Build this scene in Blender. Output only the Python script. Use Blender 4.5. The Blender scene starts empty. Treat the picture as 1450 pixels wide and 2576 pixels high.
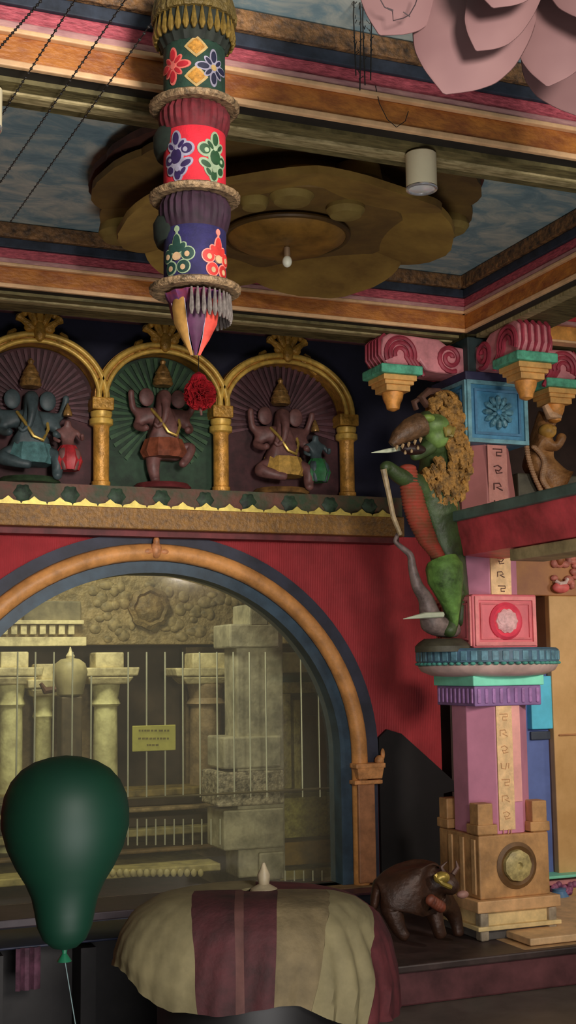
import bpy, bmesh, math, random
from mathutils import Vector, Matrix
random.seed(7)
PI=math.pi
sc=bpy.context.scene
col=sc.collection
# ---------------------------------------------------------------- camera geometry
f_,cx_,cy_=3150.0,725.0,1288.0
yaw=math.radians(22);pitch=math.atan(388/3150)
Fv=Vector((math.sin(yaw)*math.cos(pitch),math.cos(yaw)*math.cos(pitch),math.sin(pitch)))
R0=Vector((math.cos(yaw),-math.sin(yaw),0));U0=R0.cross(Fv)
e_=.013
Rv=(R0-e_*U0).normalized();Uv=(U0+e_*R0).normalized()
EYE=Vector((0,0,1.6))
def ray(px,py): return Fv+Rv*((px-cx_)/f_)+Uv*((cy_-py)/f_)
def atY(px,py,Y): d=ray(px,py);return EYE+d*(Y/d.y)
def atX(px,py,X): d=ray(px,py);return EYE+d*(X/d.x)
def atZ(px,py,Z): d=ray(px,py);return EYE+d*((Z-1.6)/d.z)
cd=bpy.data.cameras.new('camera');cam=bpy.data.objects.new('camera',cd);col.objects.link(cam)
M=Matrix((Rv,Uv,-Fv)).transposed().to_4x4();M.translation=EYE;cam.matrix_world=M
cd.sensor_fit='VERTICAL';cd.sensor_height=36;cd.lens=f_/2576*36;cd.clip_start=.05
sc.camera=cam
# ---------------------------------------------------------------- materials
def lin(c): 
    c/=255.0
    return c/12.92 if c<=.04045 else ((c+.055)/1.055)**2.4
G=2.6
def rgb(h,g=G):
    h=h.lstrip('#');v=[min(.9,lin(int(h[i:i+2],16))*g) for i in (0,2,4)]
    return (v[0],v[1],v[2],1)
mats={}
def mat(name,h,rough=.6,metal=0,var=.25,scale=8,bump=.0,bscale=40,h2=None,g=G,spec=.5,kind='noise',stretch=(1,1,1)):
    if name in mats:return mats[name]
    m=bpy.data.materials.new(name);m.use_nodes=True;nt=m.node_tree;N=nt.nodes;L=nt.links
    b=N['Principled BSDF'];b.inputs['Roughness'].default_value=rough;b.inputs['Metallic'].default_value=metal
    b.inputs['Specular IOR Level'].default_value=spec
    tc=N.new('ShaderNodeTexCoord');mp=N.new('ShaderNodeMapping');mp.inputs['Scale'].default_value=stretch
    L.new(tc.outputs['Object'],mp.inputs[0])
    c=rgb(h,g);c2=rgb(h2,g) if h2 else tuple([x*(1-var*1.6) for x in c[:3]]+[1])
    c1=c if h2 else tuple([min(1,x*(1+var*.7)) for x in c[:3]]+[1])
    n=N.new('ShaderNodeTexNoise');n.inputs['Scale'].default_value=scale;n.inputs['Detail'].default_value=5;n.inputs['Roughness'].default_value=.65
    L.new(mp.outputs[0],n.inputs['Vector'])
    r=N.new('ShaderNodeValToRGB');r.color_ramp.elements[0].position=.34;r.color_ramp.elements[1].position=.66
    r.color_ramp.elements[0].color=c2;r.color_ramp.elements[1].color=c1
    L.new(n.outputs['Fac'],r.inputs[0]);L.new(r.outputs[0],b.inputs['Base Color'])
    if bump:
        if kind=='voronoi':
            t=N.new('ShaderNodeTexVoronoi');t.inputs['Scale'].default_value=bscale;o=t.outputs['Distance']
        elif kind=='wave':
            t=N.new('ShaderNodeTexWave');t.inputs['Scale'].default_value=bscale;t.inputs['Distortion'].default_value=.3;o=t.outputs['Fac']
        else:
            t=N.new('ShaderNodeTexNoise');t.inputs['Scale'].default_value=bscale;t.inputs['Detail'].default_value=3;o=t.outputs['Fac']
        L.new(mp.outputs[0],t.inputs['Vector'])
        bp=N.new('ShaderNodeBump');bp.inputs['Strength'].default_value=bump;bp.inputs['Distance'].default_value=.02
        L.new(o,bp.inputs['Height']);L.new(bp.outputs[0],b.inputs['Normal'])
    mats[name]=m;return m
# ---------------------------------------------------------------- mesh builder
class MB:
    def __init__(s): s.v=[];s.f=[]
    def add(s,vs,fs):
        o=len(s.v);s.v+= [tuple(v) for v in vs];s.f+=[tuple(i+o for i in f) for f in fs];return s
    def box(s,c,d,rz=0,taper=1.0):
        x,y,z=[k/2 for k in d];vs=[]
        for sz in (-1,1):
            k=taper if sz>0 else 1
            for sx,sy in ((-1,-1),(1,-1),(1,1),(-1,1)):
                a,b=sx*x*k,sy*y*k
                vs.append((c[0]+a*math.cos(rz)-b*math.sin(rz),c[1]+a*math.sin(rz)+b*math.cos(rz),c[2]+sz*z))
        return s.add(vs,[(0,3,2,1),(4,5,6,7),(0,1,5,4),(1,2,6,5),(2,3,7,6),(3,0,4,7)])
    def span(s,a,b):
        return s.box([(a[i]+b[i])/2 for i in range(3)],[abs(b[i]-a[i]) for i in range(3)])
    def lathe(s,c,prof,n=32,a0=0,fl=None,axis='z'):
        # prof list of (r,z); fl(angle,idx)->radius multiplier
        vs=[];m=len(prof)
        for j,(r,z) in enumerate(prof):
            for i in range(n):
                a=a0+2*PI*i/n;k=fl(a,j) if fl else 1
                if axis=='z': vs.append((c[0]+r*k*math.cos(a),c[1]+r*k*math.sin(a),c[2]+z))
                elif axis=='y': vs.append((c[0]+r*k*math.cos(a),c[1]-z,c[2]+r*k*math.sin(a)))
                else: vs.append((c[0]-z,c[1]+r*k*math.cos(a),c[2]+r*k*math.sin(a)))
        fs=[]
        for j in range(m-1):
            for i in range(n):
                i2=(i+1)%n;fs.append((j*n+i,j*n+i2,(j+1)*n+i2,(j+1)*n+i))
        fs.append(tuple(range(n-1,-1,-1)));fs.append(tuple((m-1)*n+i for i in range(n)))
        return s.add(vs,fs)
    def sphere(s,c,r,n=20,m=12):
        if not hasattr(r,'__len__'): r=(r,r,r)
        vs=[];fs=[]
        for j in range(m+1):
            t=PI*j/m
            for i in range(n):
                a=2*PI*i/n;vs.append((c[0]+r[0]*math.sin(t)*math.cos(a),c[1]+r[1]*math.sin(t)*math.sin(a),c[2]-r[2]*math.cos(t)))
        for j in range(m):
            for i in range(n):
                i2=(i+1)%n;fs.append((j*n+i,j*n+i2,(j+1)*n+i2,(j+1)*n+i))
        return s.add(vs,fs)
    def tube(s,pts,rad,n=8,closed=False):
        pts=[Vector(p) for p in pts];k=len(pts)
        if not hasattr(rad,'__len__'): rad=[rad]*k
        vs=[];prev=None
        for i,p in enumerate(pts):
            if closed: t=(pts[(i+1)%k]-pts[i-1])
            else: t=pts[min(i+1,k-1)]-pts[max(i-1,0)]
            if t.length<1e-9:t=Vector((0,0,1))
            t.normalize()
            if prev is None:
                ref=Vector((0,0,1)) if abs(t.z)<.9 else Vector((0,1,0));u=t.cross(ref).normalized()
            else:
                u=(prev-t*prev.dot(t)).normalized()
            prev=u;w=t.cross(u)
            for j in range(n):
                a=2*PI*j/n;vs.append(p+rad[i]*(u*math.cos(a)+w*math.sin(a)))
        fs=[]
        for i in range(k if closed else k-1):
            i1=(i+1)%k
            for j in range(n):
                j2=(j+1)%n;fs.append((i*n+j,i*n+j2,i1*n+j2,i1*n+j))
        if not closed:
            fs.append(tuple(range(n-1,-1,-1)));fs.append(tuple((k-1)*n+j for j in range(n)))
        return s.add(vs,fs)
    def prism(s,poly,y0,y1):      # polygon in XZ, extruded in Y (y0 near the viewer)
        n=len(poly);vs=[(p[0],y0,p[1]) for p in poly]+[(p[0],y1,p[1]) for p in poly]
        fs=[tuple(range(n)),tuple(range(2*n-1,n-1,-1))]+[(i,i+n,(i+1)%n+n,(i+1)%n) for i in range(n)]
        return s.add(vs,fs)
    def prismz(s,poly,z0,z1):
        n=len(poly);vs=[(p[0],p[1],z0) for p in poly]+[(p[0],p[1],z1) for p in poly]
        fs=[tuple(range(n-1,-1,-1)),tuple(range(n,2*n))]+[(i,(i+1)%n,(i+1)%n+n,i+n) for i in range(n)]
        return s.add(vs,fs)
    def ring(s,cx,cz,ro,ri,y0,y1,a0=0,a1=PI,n=48):   # elliptical arch ring; ro,ri=(rx,rz)
        vs=[];fs=[]
        for i in range(n+1):
            a=a0+(a1-a0)*i/n;c,d=math.cos(a),math.sin(a)
            vs+=[(cx+ro[0]*c,y0,cz+ro[1]*d),(cx+ri[0]*c,y0,cz+ri[1]*d),(cx+ri[0]*c,y1,cz+ri[1]*d),(cx+ro[0]*c,y1,cz+ro[1]*d)]
        for i in range(n):
            o=4*i
            for k in range(4):
                k2=(k+1)%4;fs.append((o+k,o+k2,o+4+k2,o+4+k))
        fs+=[(0,3,2,1),(4*n,4*n+1,4*n+2,4*n+3)]
        return s.add(vs,fs)
    def archtube(s,cx,cz,rx,rz,y,r,a0=0,a1=PI,n=48,sq=1):
        return s.tube([(cx+rx*math.cos(a0+(a1-a0)*i/n),y,cz+rz*math.sin(a0+(a1-a0)*i/n)) for i in range(n+1)],r,10)
    def sheet(s,P,th,nrm=None):   # grid of points P[i][j] -> solid sheet
        a=len(P);b=len(P[0]);top=[];bot=[]
        for i in range(a):
            for j in range(b):
                p=Vector(P[i][j]);du=Vector(P[min(i+1,a-1)][j])-Vector(P[max(i-1,0)][j]);dv=Vector(P[i][min(j+1,b-1)])-Vector(P[i][max(j-1,0)])
                n=du.cross(dv)
                if n.length<1e-12:n=Vector(nrm or (0,-1,0))
                n.normalize();top.append(p+n*th/2);bot.append(p-n*th/2)
        vs=top+bot;o=a*b;fs=[]
        for i in range(a-1):
            for j in range(b-1):
                q=(i*b+j,(i+1)*b+j,(i+1)*b+j+1,i*b+j+1);fs.append(q);fs.append(tuple(x+o for x in reversed(q)))
        edge=[(i,0) for i in range(a)]+[(a-1,j) for j in range(1,b)]+[(i,b-1) for i in range(a-2,-1,-1)]+[(0,j) for j in range(b-2,0,-1)]
        ids=[i*b+j for i,j in edge]
        for k in range(len(ids)):
            p,q=ids[k],ids[(k+1)%len(ids)];fs.append((p,p+o,q+o,q))
        return s.add(vs,fs)
    def build(s,name,m,parent=None,smooth=False,bevel=0):
        me=bpy.data.meshes.new(name);me.from_pydata(s.v,[],s.f)
        bm=bmesh.new();bm.from_mesh(me);bmesh.ops.recalc_face_normals(bm,faces=bm.faces);bm.to_mesh(me);bm.free()
        me.materials.append(m)
        if smooth:
            for p in me.polygons:p.use_smooth=True
            try: me.set_sharp_from_angle(angle=math.radians(40))
            except Exception: pass
        o=bpy.data.objects.new(name,me);col.objects.link(o)
        if parent is not None:
            o.parent=parent;o.matrix_parent_inverse=parent.matrix_basis.inverted()
        if bevel:
            b=o.modifiers.new('bevel','BEVEL');b.width=bevel;b.segments=2;b.limit_method='ANGLE'
        return o
def tag(o,label=None,cat=None,group=None,kind=None):
    if label:o['label']=label
    if cat:o['category']=cat
    if group:o['group']=group
    if kind:o['kind']=kind
    return o
def thing(name,label,cat,loc=(0,0,0),group=None,kind=None):
    o=bpy.data.objects.new(name,None);col.objects.link(o);o.location=loc;o.empty_display_size=.05
    return tag(o,label,cat,group,kind)
def skin(name,nodes,edges,m,parent,sub=2):
    # nodes: dict key->(xyz,radius); first key is root
    ks=list(nodes);ix={k:i for i,k in enumerate(ks)}
    me=bpy.data.meshes.new(name);me.from_pydata([tuple(nodes[k][0]) for k in ks],[(ix[a],ix[b]) for a,b in edges],[])
    o=bpy.data.objects.new(name,me);col.objects.link(o)
    mo=o.modifiers.new('s','SKIN');
    for i,k in enumerate(ks):
        r=nodes[k][1];d=me.skin_vertices[0].data[i];d.radius=(r,r);d.use_root=(i==0)
    mo.use_smooth_shade=True
    s=o.modifiers.new('u','SUBSURF');s.levels=sub;s.render_levels=sub
    dg=bpy.context.evaluated_depsgraph_get();dg.update()
    nm=bpy.data.meshes.new_from_object(o.evaluated_get(dg));o.modifiers.clear();o.data=nm
    nm.materials.clear();nm.materials.append(m)
    for p in nm.polygons:p.use_smooth=True
    if parent is not None:
        o.parent=parent;o.matrix_parent_inverse=parent.matrix_basis.inverted()
    return o
def chain(*k): return [(k[i],k[i+1]) for i in range(len(k)-1)]
# ================================================================ MATERIAL SET
gold=mat('gold_paint','93692c',.42,.2,.3,14,.25,70)
goldd=mat('gold_paint_dark','836024',.45,.2,.35,16,.35,60)
cream=mat('cream_paint','9a8058',.6,0,.2,6)
navy=mat('navy_paint','10101f',.8,0,.3,3)
pink=mat('pink_paint','8a4a46',.55,0,.15,6)
mauve=mat('mauve_paint','80505a',.55,0,.12,5)
maroon=mat('maroon_paint','4a1a1c',.6,0,.3,8)
redp=mat('red_paint','6a1a1c',.55,0,.25,4)
teal=mat('teal_paint','3f7a66',.55,0,.25,8)
blue=mat('blue_paint','2c5870',.5,0,.25,8)
dark=mat('dark_stone','1a1616',.7,0,.4,5)
white=mat('white_enamel','a89a84',.4,0,.05,5)
# ================================================================ SETTING
CEIL=3.70;SOF=3.39;WY=7.2
# ceiling: painted clouded sky
m=bpy.data.materials.new('sky_mural');m.use_nodes=True;nt=m.node_tree;N=nt.nodes;L=nt.links
tc=N.new('ShaderNodeTexCoord');mp=N.new('ShaderNodeMapping');mp.inputs['Scale'].default_value=(1,1.6,1)
n1=N.new('ShaderNodeTexNoise');n1.inputs['Scale'].default_value=4.2;n1.inputs['Detail'].default_value=8;n1.inputs['Roughness'].default_value=.66;n1.inputs['Distortion'].default_value=.8
r=N.new('ShaderNodeValToRGB');cr=r.color_ramp
cr.elements[0].position=.3;cr.elements[0].color=rgb('41545c',3.4);cr.elements[1].position=.72;cr.elements[1].color=rgb('86877e',3.2)
q=cr.elements.new(.46);q.color=rgb('53656a',3.3);q=cr.elements.new(.56);q.color=rgb('6c7470',3.3)
L.new(tc.outputs['Object'],mp.inputs[0]);L.new(mp.outputs[0],n1.inputs['Vector']);L.new(n1.outputs['Fac'],r.inputs[0])
L.new(r.outputs[0],N['Principled BSDF'].inputs['Base Color']);N['Principled BSDF'].inputs['Roughness'].default_value=.9
skymat=m
tag(MB().span((-3,-3,CEIL),(8,WY+.15,CEIL+.1)).build('ceiling',skymat),kind='structure',label='painted cloudy sky ceiling between the beams',cat='ceiling')
floorm=mat('stone_floor','403d37',.35,0,.25,3,.05,20)
tag(MB().span((-3,-3,-.08),(8,11.6,0)).build('floor',floorm),kind='structure',label='grey polished stone floor',cat='floor')
orange=mat('orange_frieze','84521f',.55,0,.35,9,.35,30,h2='5e3216',stretch=(1,1,2))
edgecream=mat('cream_edge','9c7c5a',.55,0,.15,9)
pinkw=mat('rosy_moulding','8c3e46',.6,0,.3,30,.3,60,h2='5c2028',stretch=(1,1,4))
whitem=mat('pale_moulding','86645e',.55,0,.3,14,h2='6e4a4c',stretch=(1,1,4))
bluem=mat('slate_moulding','1c222c',.7,0,.4,10)
brownm=mat('carved_brown','66482a',.6,0,.6,26,.8,45,h2='2a2018')
olive=mat('olive_soffit','524a2c',.7,0,.5,9,.3,18,h2='2c2814',stretch=(1,4,1))
olivel=mat('olive_streak','7c7050',.7,0,.5,14,h2='4c4428',stretch=(1,6,1))
bands=[('edge_moulding',0,.02,.008,edgecream),('frieze',.02,.10,0,orange),('pale_fillet',.10,.116,.02,edgecream),('white_moulding',.116,.14,.014,whitem),('rose_moulding',.14,.19,.006,pinkw),('slate_moulding',.19,.235,.02,bluem),('carved_moulding',.235,.305,.04,brownm)]
def beamX(nm,x0,x1,y0,y1,label,bw):
    t=thing(nm,label,'beam',((x0+x1)/2,y0,SOF),kind='structure')
    MB().span((x0,y0+.06,SOF+.004),(x1,y1,CEIL)).build('beam_core',olive,t)
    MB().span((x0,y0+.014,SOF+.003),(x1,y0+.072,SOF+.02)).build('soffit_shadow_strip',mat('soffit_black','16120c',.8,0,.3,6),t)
    for n_,a,b,p,mm in bands:
        bm_=MB();bm_.span((x0,y0-p,SOF+a),(x1,y0+(.014 if a==0 else .08),SOF+b+(0 if a else .0)));bm_.build(n_,mm,t,bevel=.004)
    s=MB()
    s.span((x0,y0+.07,SOF-.012),(x1,y0+.13,SOF+.01));s.build('soffit_fillet',olive,t)
    MB().span((x0,y0+.135,SOF-.02),(x1,y0+.2,SOF+.01)).build('soffit_moulding',olivel,t,bevel=.01)
    return t
beamX('trim_1',-1.5,3.4,3.6,3.88,'near painted ceiling beam with orange frieze behind the hanging banner',.3)
beamX('trim_2',-.5,3.4,5.8,6.2,'far painted ceiling beam with orange frieze above the gilded niches',.3)
# side beam along Y
t=thing('trim_3','painted ceiling beam running from the pillar toward the viewer','beam',(3.4,4,SOF),kind='structure')
MB().span((3.46,.5,SOF+.004),(3.8,6.2,CEIL)).build('beam_core',olive,t)
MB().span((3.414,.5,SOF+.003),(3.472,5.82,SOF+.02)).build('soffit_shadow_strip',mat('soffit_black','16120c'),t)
for n_,a,b,p,mm in bands: MB().span((3.4-p,.5,SOF+a),(3.5 if a else 3.414,5.8+(.08 if a else .01),SOF+b)).build(n_,mm,t,bevel=.004)
MB().span((3.48,.5,SOF-.014),(3.54,5.82,SOF+.01)).build('soffit_moulding',olivel,t)
# continuing beam right of the pillar
t=thing('trim_4','painted ceiling beam right of the pillar with red and gold bands','beam',(4.8,5.8,SOF),kind='structure')
MB().span((3.8,5.86,SOF+.004),(6.5,6.2,CEIL)).build('beam_core',olive,t)
bands2=[('edge_moulding',0,.014,.006,edgecream),('frieze',.014,.095,0,mat('gold_frieze','9a6a30',.5,.1,.3,9)),('white_moulding',.095,.118,.03,whitem),('red_moulding',.118,.18,.018,mat('red_moulding','8a2226',.5,0,.2,8)),('slate_moulding',.18,.215,.03,bluem),('carved_moulding',.215,.305,.055,brownm)]
for n_,a,b,p,mm in bands2: MB().span((3.8,5.8-p,SOF+a),(6.5,5.88,SOF+b)).build(n_,mm,t,bevel=.004)
# ---- back wall with arch opening
AX,AZ,ARX,ARZ=2.036,1.042,1.315,1.24
IRX,IRZ=ARX-.10,ARZ-.10
ZB=.27
redwall=mat('red_wall','782226',.6,0,.18,3,.5,26,kind='wave')
ZC=2.40
w=MB()
n=64;arc=[(AX+IRX*math.cos(PI*i/n),AZ+IRZ*math.sin(PI*i/n)) for i in range(n+1)]
def slab(a,b,y0=WY,y1=WY+.15):
    w.prism([a[0],b[0],b[1],a[1]],y0,y1)
for i in range(n):
    p,q=arc[i],arc[i+1]
    w.prism([(p[0],p[1]),(p[0],ZC+.02),(q[0],ZC+.02),(q[0],q[1])],WY,WY+.15)
w.span((AX+IRX,WY,0),(3.95,WY+.15,ZC+.02));w.span((-1.5,WY,0),(AX-IRX,WY+.15,ZC+.02));w.span((AX-IRX,WY,0),(AX+IRX,WY+.15,ZB))
tag(w.build('wall_back',redwall),kind='structure',label='red ribbed back wall around the glazed arch',cat='wall')
tag(MB().span((-1.5,WY,ZC+.02),(3.95,WY+.15,CEIL)).build('wall_upper',navy),kind='structure',label='dark navy wall behind the gilded niches',cat='wall')
tag(MB().span((-1.5,WY-.05,3.665),(3.95,WY,CEIL)).build('trim_5',mat('plum_trim','4a2c2e',.6,0,.3,6),bevel=.01),kind='structure',label='plum crown moulding at top of navy wall',cat='trim')
# shell to close the place
wallm=mat('dim_wall','5a4a38',.8,0,.2,2)
tag(MB().span((-1.65,-3,0),(-1.5,11.6,CEIL)).build('wall_left',wallm),kind='structure',label='dim plain side wall at left',cat='wall')
tag(MB().span((-1.5,11.45,0),(6.6,11.6,CEIL)).build('wall_inner_back',mat('dark_inner','2a2414',.8,0,.3,2)),kind='structure',label='dark rear wall of the inner shrine',cat='wall')
# ================================================================ ARCH DOORWAY
door=thing('door_1','round arched glazed doorway with orange moulding in the red wall','doorway',(AX,WY,ZB),kind='structure')
orm=mat('arch_orange','96683a',.5,0,.25,7,.15,30)
dkb=mat('arch_navy','1c1e2a',.6,0,.3,5);slb=mat('arch_slate','20303c',.5,0,.3,6)
b=MB().ring(AX,AZ,(ARX+.135,ARZ+.12),(ARX+.05,ARZ+.05),WY-.03,WY+.01);b.span((AX+ARX+.05,WY-.03,ZB),(AX+ARX+.125,WY+.01,AZ));b.build('outer_band',dkb,door)
b=MB().archtube(AX,AZ,ARX,ARZ,WY-.035,.052);b.tube([(AX+ARX,WY-.035,.25),(AX+ARX,WY-.035,AZ)],.052,12);b.tube([(AX-ARX,WY-.035,.25),(AX-ARX,WY-.035,AZ)],.052,12);b.build('arch_moulding',orm,door,smooth=True)
b=MB().ring(AX,AZ,(ARX-.03,ARZ-.03),(ARX-.12,ARZ-.12),WY-.02,WY+.16);b.span((AX+ARX-.12,WY-.02,ZB),(AX+ARX-.03,WY+.16,AZ));b.span((AX-ARX+.03,WY-.02,ZB),(AX-ARX+.12,WY+.16,AZ));b.build('inner_reveal',slb,door)
# keystone
b=MB();b.sphere((AX,WY-.07,AZ+ARZ+.01),(.035,.03,.05));b.sphere((AX-.05,WY-.07,AZ+ARZ+.0),(.035,.02,.022));b.sphere((AX+.05,WY-.07,AZ+ARZ+.0),(.035,.02,.022));b.sphere((AX,WY-.075,AZ+ARZ+.06),(.02,.02,.03));b.build('keystone',mat('key_orange','8a5c3a',.5,0,.3,20),door,smooth=True)
# capital at the springing (right side) and pilaster below
cxp=AX+ARX+.02
capm=mat('capital_tan','96683f',.5,0,.3,14,.3,30)
b=MB();b.box((cxp+.02,WY-.06,.985),(.2,.12,.03));b.box((cxp+.02,WY-.06,.94),(.16,.1,.07),taper=1.15);b.box((cxp+.01,WY-.05,.885),(.19,.11,.025));b.sphere((cxp+.1,WY-.07,1.01),(.03,.03,.035));b.sphere((cxp+.125,WY-.07,1.05),(.014,.014,.035));b.build('pilaster_capital',capm,door,bevel=.005)
b=MB();b.box((cxp+.0,WY-.045,.58),(.115,.09,.6));b.build('pilaster_shaft',mat('pilaster_tan','7a5236',.5,0,.25,9),door,bevel=.008)
b=MB();b.box((AX-ARX-.04,WY-.06,.985),(.2,.12,.03));b.box((AX-ARX-.04,WY-.06,.94),(.16,.1,.07),taper=1.15);b.build('pilaster_capital',capm,door)
b=MB();b.span((AX-ARX-.1,WY-.12,ZB-.055),(AX+ARX+.1,WY+.15,ZB));b.build('sill',mat('sill_brown','55402a',.5,0,.3,6),door,bevel=.006)
# glass
g=bpy.data.materials.new('window_glass');g.use_nodes=True;nt=g.node_tree;N=nt.nodes;L=nt.links
for x in list(N):
    if x.type!='OUTPUT_MATERIAL':N.remove(x)
out=[x for x in N if x.type=='OUTPUT_MATERIAL'][0]
tr=N.new('ShaderNodeBsdfTransparent');tr.inputs[0].default_value=(.93,.94,.88,1);gl=N.new('ShaderNodeBsdfGlossy');gl.inputs['Roughness'].default_value=.08
df=N.new('ShaderNodeBsdfDiffuse');df.inputs[0].default_value=(.42,.40,.30,1);m0=N.new('ShaderNodeMixShader');m0.inputs[0].default_value=.09
L.new(tr.outputs[0],m0.inputs[1]);L.new(df.outputs[0],m0.inputs[2])
mx=N.new('ShaderNodeMixShader');mx.inputs[0].default_value=.04
L.new(m0.outputs[0],mx.inputs[1]);L.new(gl.outputs[0],mx.inputs[2]);L.new(mx.outputs[0],out.inputs[0])
poly=[(AX-IRX-.02,ZB),(AX+IRX+.02,ZB)]+[(AX+(IRX+.02)*math.cos(PI*i/40),AZ+(IRZ+.02)*math.sin(PI*i/40)) for i in range(41)]
tag(MB().prism(poly,WY+.085,WY+.091).build('window_1',g),kind='structure',label='large arched glass pane filling the doorway',cat='window')
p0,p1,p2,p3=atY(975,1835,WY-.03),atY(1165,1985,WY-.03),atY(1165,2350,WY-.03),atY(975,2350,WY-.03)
tag(MB().prism([(p0.x,p0.z),(p0.x+.1,p0.z-.03),(p1.x,p1.z),(3.94,p1.z-.02),(3.94,.22),(AX+ARX+.14,.22),(AX+ARX+.14,p0.z-.05)],WY-.03,WY-.002).build('trim_shade',mat('painted_shade','090607',.8,0,.4,3)),kind='structure',label='dark sheet with sloping top painted as shade between the arch and the pillar',cat='trim')  # black sheet that paints the deep shade on the wall beside the pillar
# ================================================================ LEDGE ABOVE THE ARCH
led=thing('niche_ledge','long gilded ledge with scalloped fringe under the three niches','ledge',(1.5,WY,ZC))
X0,X1=.2,3.62
MB().span((X0,WY-.2,ZC),(X1,WY,ZC+.125)).build('gilded_fascia',mat('fascia_gold','6e4e22',.5,.1,.4,26,.4,50,h2='4e3a24'),led,bevel=.006)
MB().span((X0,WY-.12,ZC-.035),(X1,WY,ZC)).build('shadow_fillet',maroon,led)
frz=mat('garland_painted','4a2a20',.6,0,.6,7,.2,30,h2='22301e')
MB().span((X0,WY-.17,ZC+.125),(X1,WY,ZC+.25)).build('painted_frieze',frz,led)
b=MB();px=X0
while px<X1-.1:
    wd=.145;b.prism([(px,ZC+.12),(px+wd,ZC+.12),(px+wd*.95,ZC+.135),(px+wd*.7,ZC+.142),(px+wd*.5,ZC+.165),(px+wd*.3,ZC+.142),(px+wd*.05,ZC+.135)],WY-.215,WY-.195);px+=wd
b.build('scalloped_fringe',mat('fringe_gold','a88e48',.4,.3,.2,20,g=2.6),led)
for i in range(12):
    MB().lathe((.42+i*.27,WY-.17,ZC+.187),[(.05,-.01),(.05,.004),(.03,.012)],20,axis='y',fl=lambda a,j:1+.12*math.cos(6*a)).build('painted_rosette',mat('rosette_green','1c2c1e',.6,0,.5,20),led,smooth=True)
# ================================================================ NICHES
nich=[(1.318,.385),(2.068,.385),(2.858,.43)]
SPR=3.17;ZN=ZC+.25
cols=[.94,1.697,2.438,3.279]
def rays(b,c,z,r0,r1,y,nn=26,rz=1.0,a0=-.15,a1=PI+.15):
    for i in range(nn):
        a=a0+(a1-a0)*i/(nn-1);w_=.25*(a1-a0)/nn
        p=[(c+r0*math.cos(a-w_),z+rz*r0*math.sin(a-w_)),(c+r1*math.cos(a-w_),z+rz*r1*math.sin(a-w_)),(c+r1*math.cos(a+w_),z+rz*r1*math.sin(a+w_)),(c+r0*math.cos(a+w_),z+rz*r0*math.sin(a+w_))]
        b.prism(p,y-.012,y)
nl=['gilded arched niche at the far left with maroon rayed back holding the blue figure','gilded arched niche in the middle with green rayed back behind the dancing figure','gilded arched niche at the right with maroon rayed back holding the pink seated figure']
for k,(c,hw) in enumerate(nich):
    t=thing('wall_niche',nl[k],'niche',(c,WY,ZN),group='gilded niches above the ledge')
    rzk=3.55-SPR-.01
    b=MB().ring(c,SPR,(hw+.035,rzk),(hw-.035,rzk-.065),WY-.13,WY);b.build('arch_frame',gold,t,smooth=True)
    b=MB().archtube(c,SPR,hw+.012,rzk-.02,WY-.14,.018);b.archtube(c,SPR,hw-.03,rzk-.06,WY-.145,.014);b.build('bead_moulding',mat('gold_bright','a87e3a',.4,.2,.25,20),t,smooth=True)
    bc=[mat('niche_maroon','2c1416',.7,0,.4,8),mat('niche_green','16281a',.7,0,.4,8)][1 if k==1 else 0]
    rc=[mat('ray_mauve','3a2226',.6,0,.3,10),mat('ray_green','203820',.6,0,.3,10)][1 if k==1 else 0]
    pl=[(c-hw+.03,ZN),(c+hw-.03,ZN)]+[(c+(hw-.04)*math.cos(PI*i/30),SPR+(rzk-.07)*math.sin(PI*i/30)) for i in range(31)]
    MB().prism(pl,WY-.02,WY).build('back_panel',bc,t)
    b=MB();rays(b,c,SPR-.06,.12,hw-.05,WY-.02,30 if k!=1 else 34,1.05,-.9 if k==1 else -.2,PI+.9 if k==1 else PI+.2);b.build('sunburst',rc,t)
    # crest of leaves
    b=MB();zc=SPR+rzk-.01
    for a,l in ((0,.185),(.5,.175),(-.5,.175),(1.15,.14),(-1.15,.14)):
        p0=Vector((c,WY-.14,zc));d=Vector((math.sin(a),0,math.cos(a)))
        side=Vector((d.z,0,-d.x));cur=.03*(1 if a>0 else -1 if a<0 else 0)
        pts=[p0+d*l*t_+Vector((0,-.015*math.sin(PI*t_),0))+Vector((0,0,1))*abs(cur)*t_*t_*1.2 for t_ in (0,.25,.5,.75,.92,1)]
        b.tube(pts,[.012,.018,.024,.018,.030,.012],8)
    for s_ in (-1,1):
        b.sphere((c+s_*.06,WY-.15,zc+.02),(.03,.02,.025));b.sphere((c+s_*.085,WY-.15,zc+.105),(.018,.018,.022));b.sphere((c+s_*.03,WY-.15,zc+.13),(.016,.016,.02))
        b.tube([(c+s_*(.06+.035*j),WY-.12,zc-.008-.02*j*j*.4+ (.035 if j==3 else 0)) for j in range(4)],[.012,.02,.026,.008],8)
    b.sphere((c,WY-.16,zc-.0),(.035,.025,.06))
    for s_ in (-1,1): b.tube([(c+s_*(.13+.02*j),WY-.11,zc-.015-.012*j+(.03 if j<2 else 0)-.012*j) for j in range(5)],[.01,.026,.024,.02,.008],8)
    b.build('leaf_crest',goldd,t,smooth=True)
cl=['gilded half column at the left end of the niche row','gilded half column between the left and middle niches','gilded half column between the middle niche and right niche behind the red pompom','gilded half column closing the niche row at the right']
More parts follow.
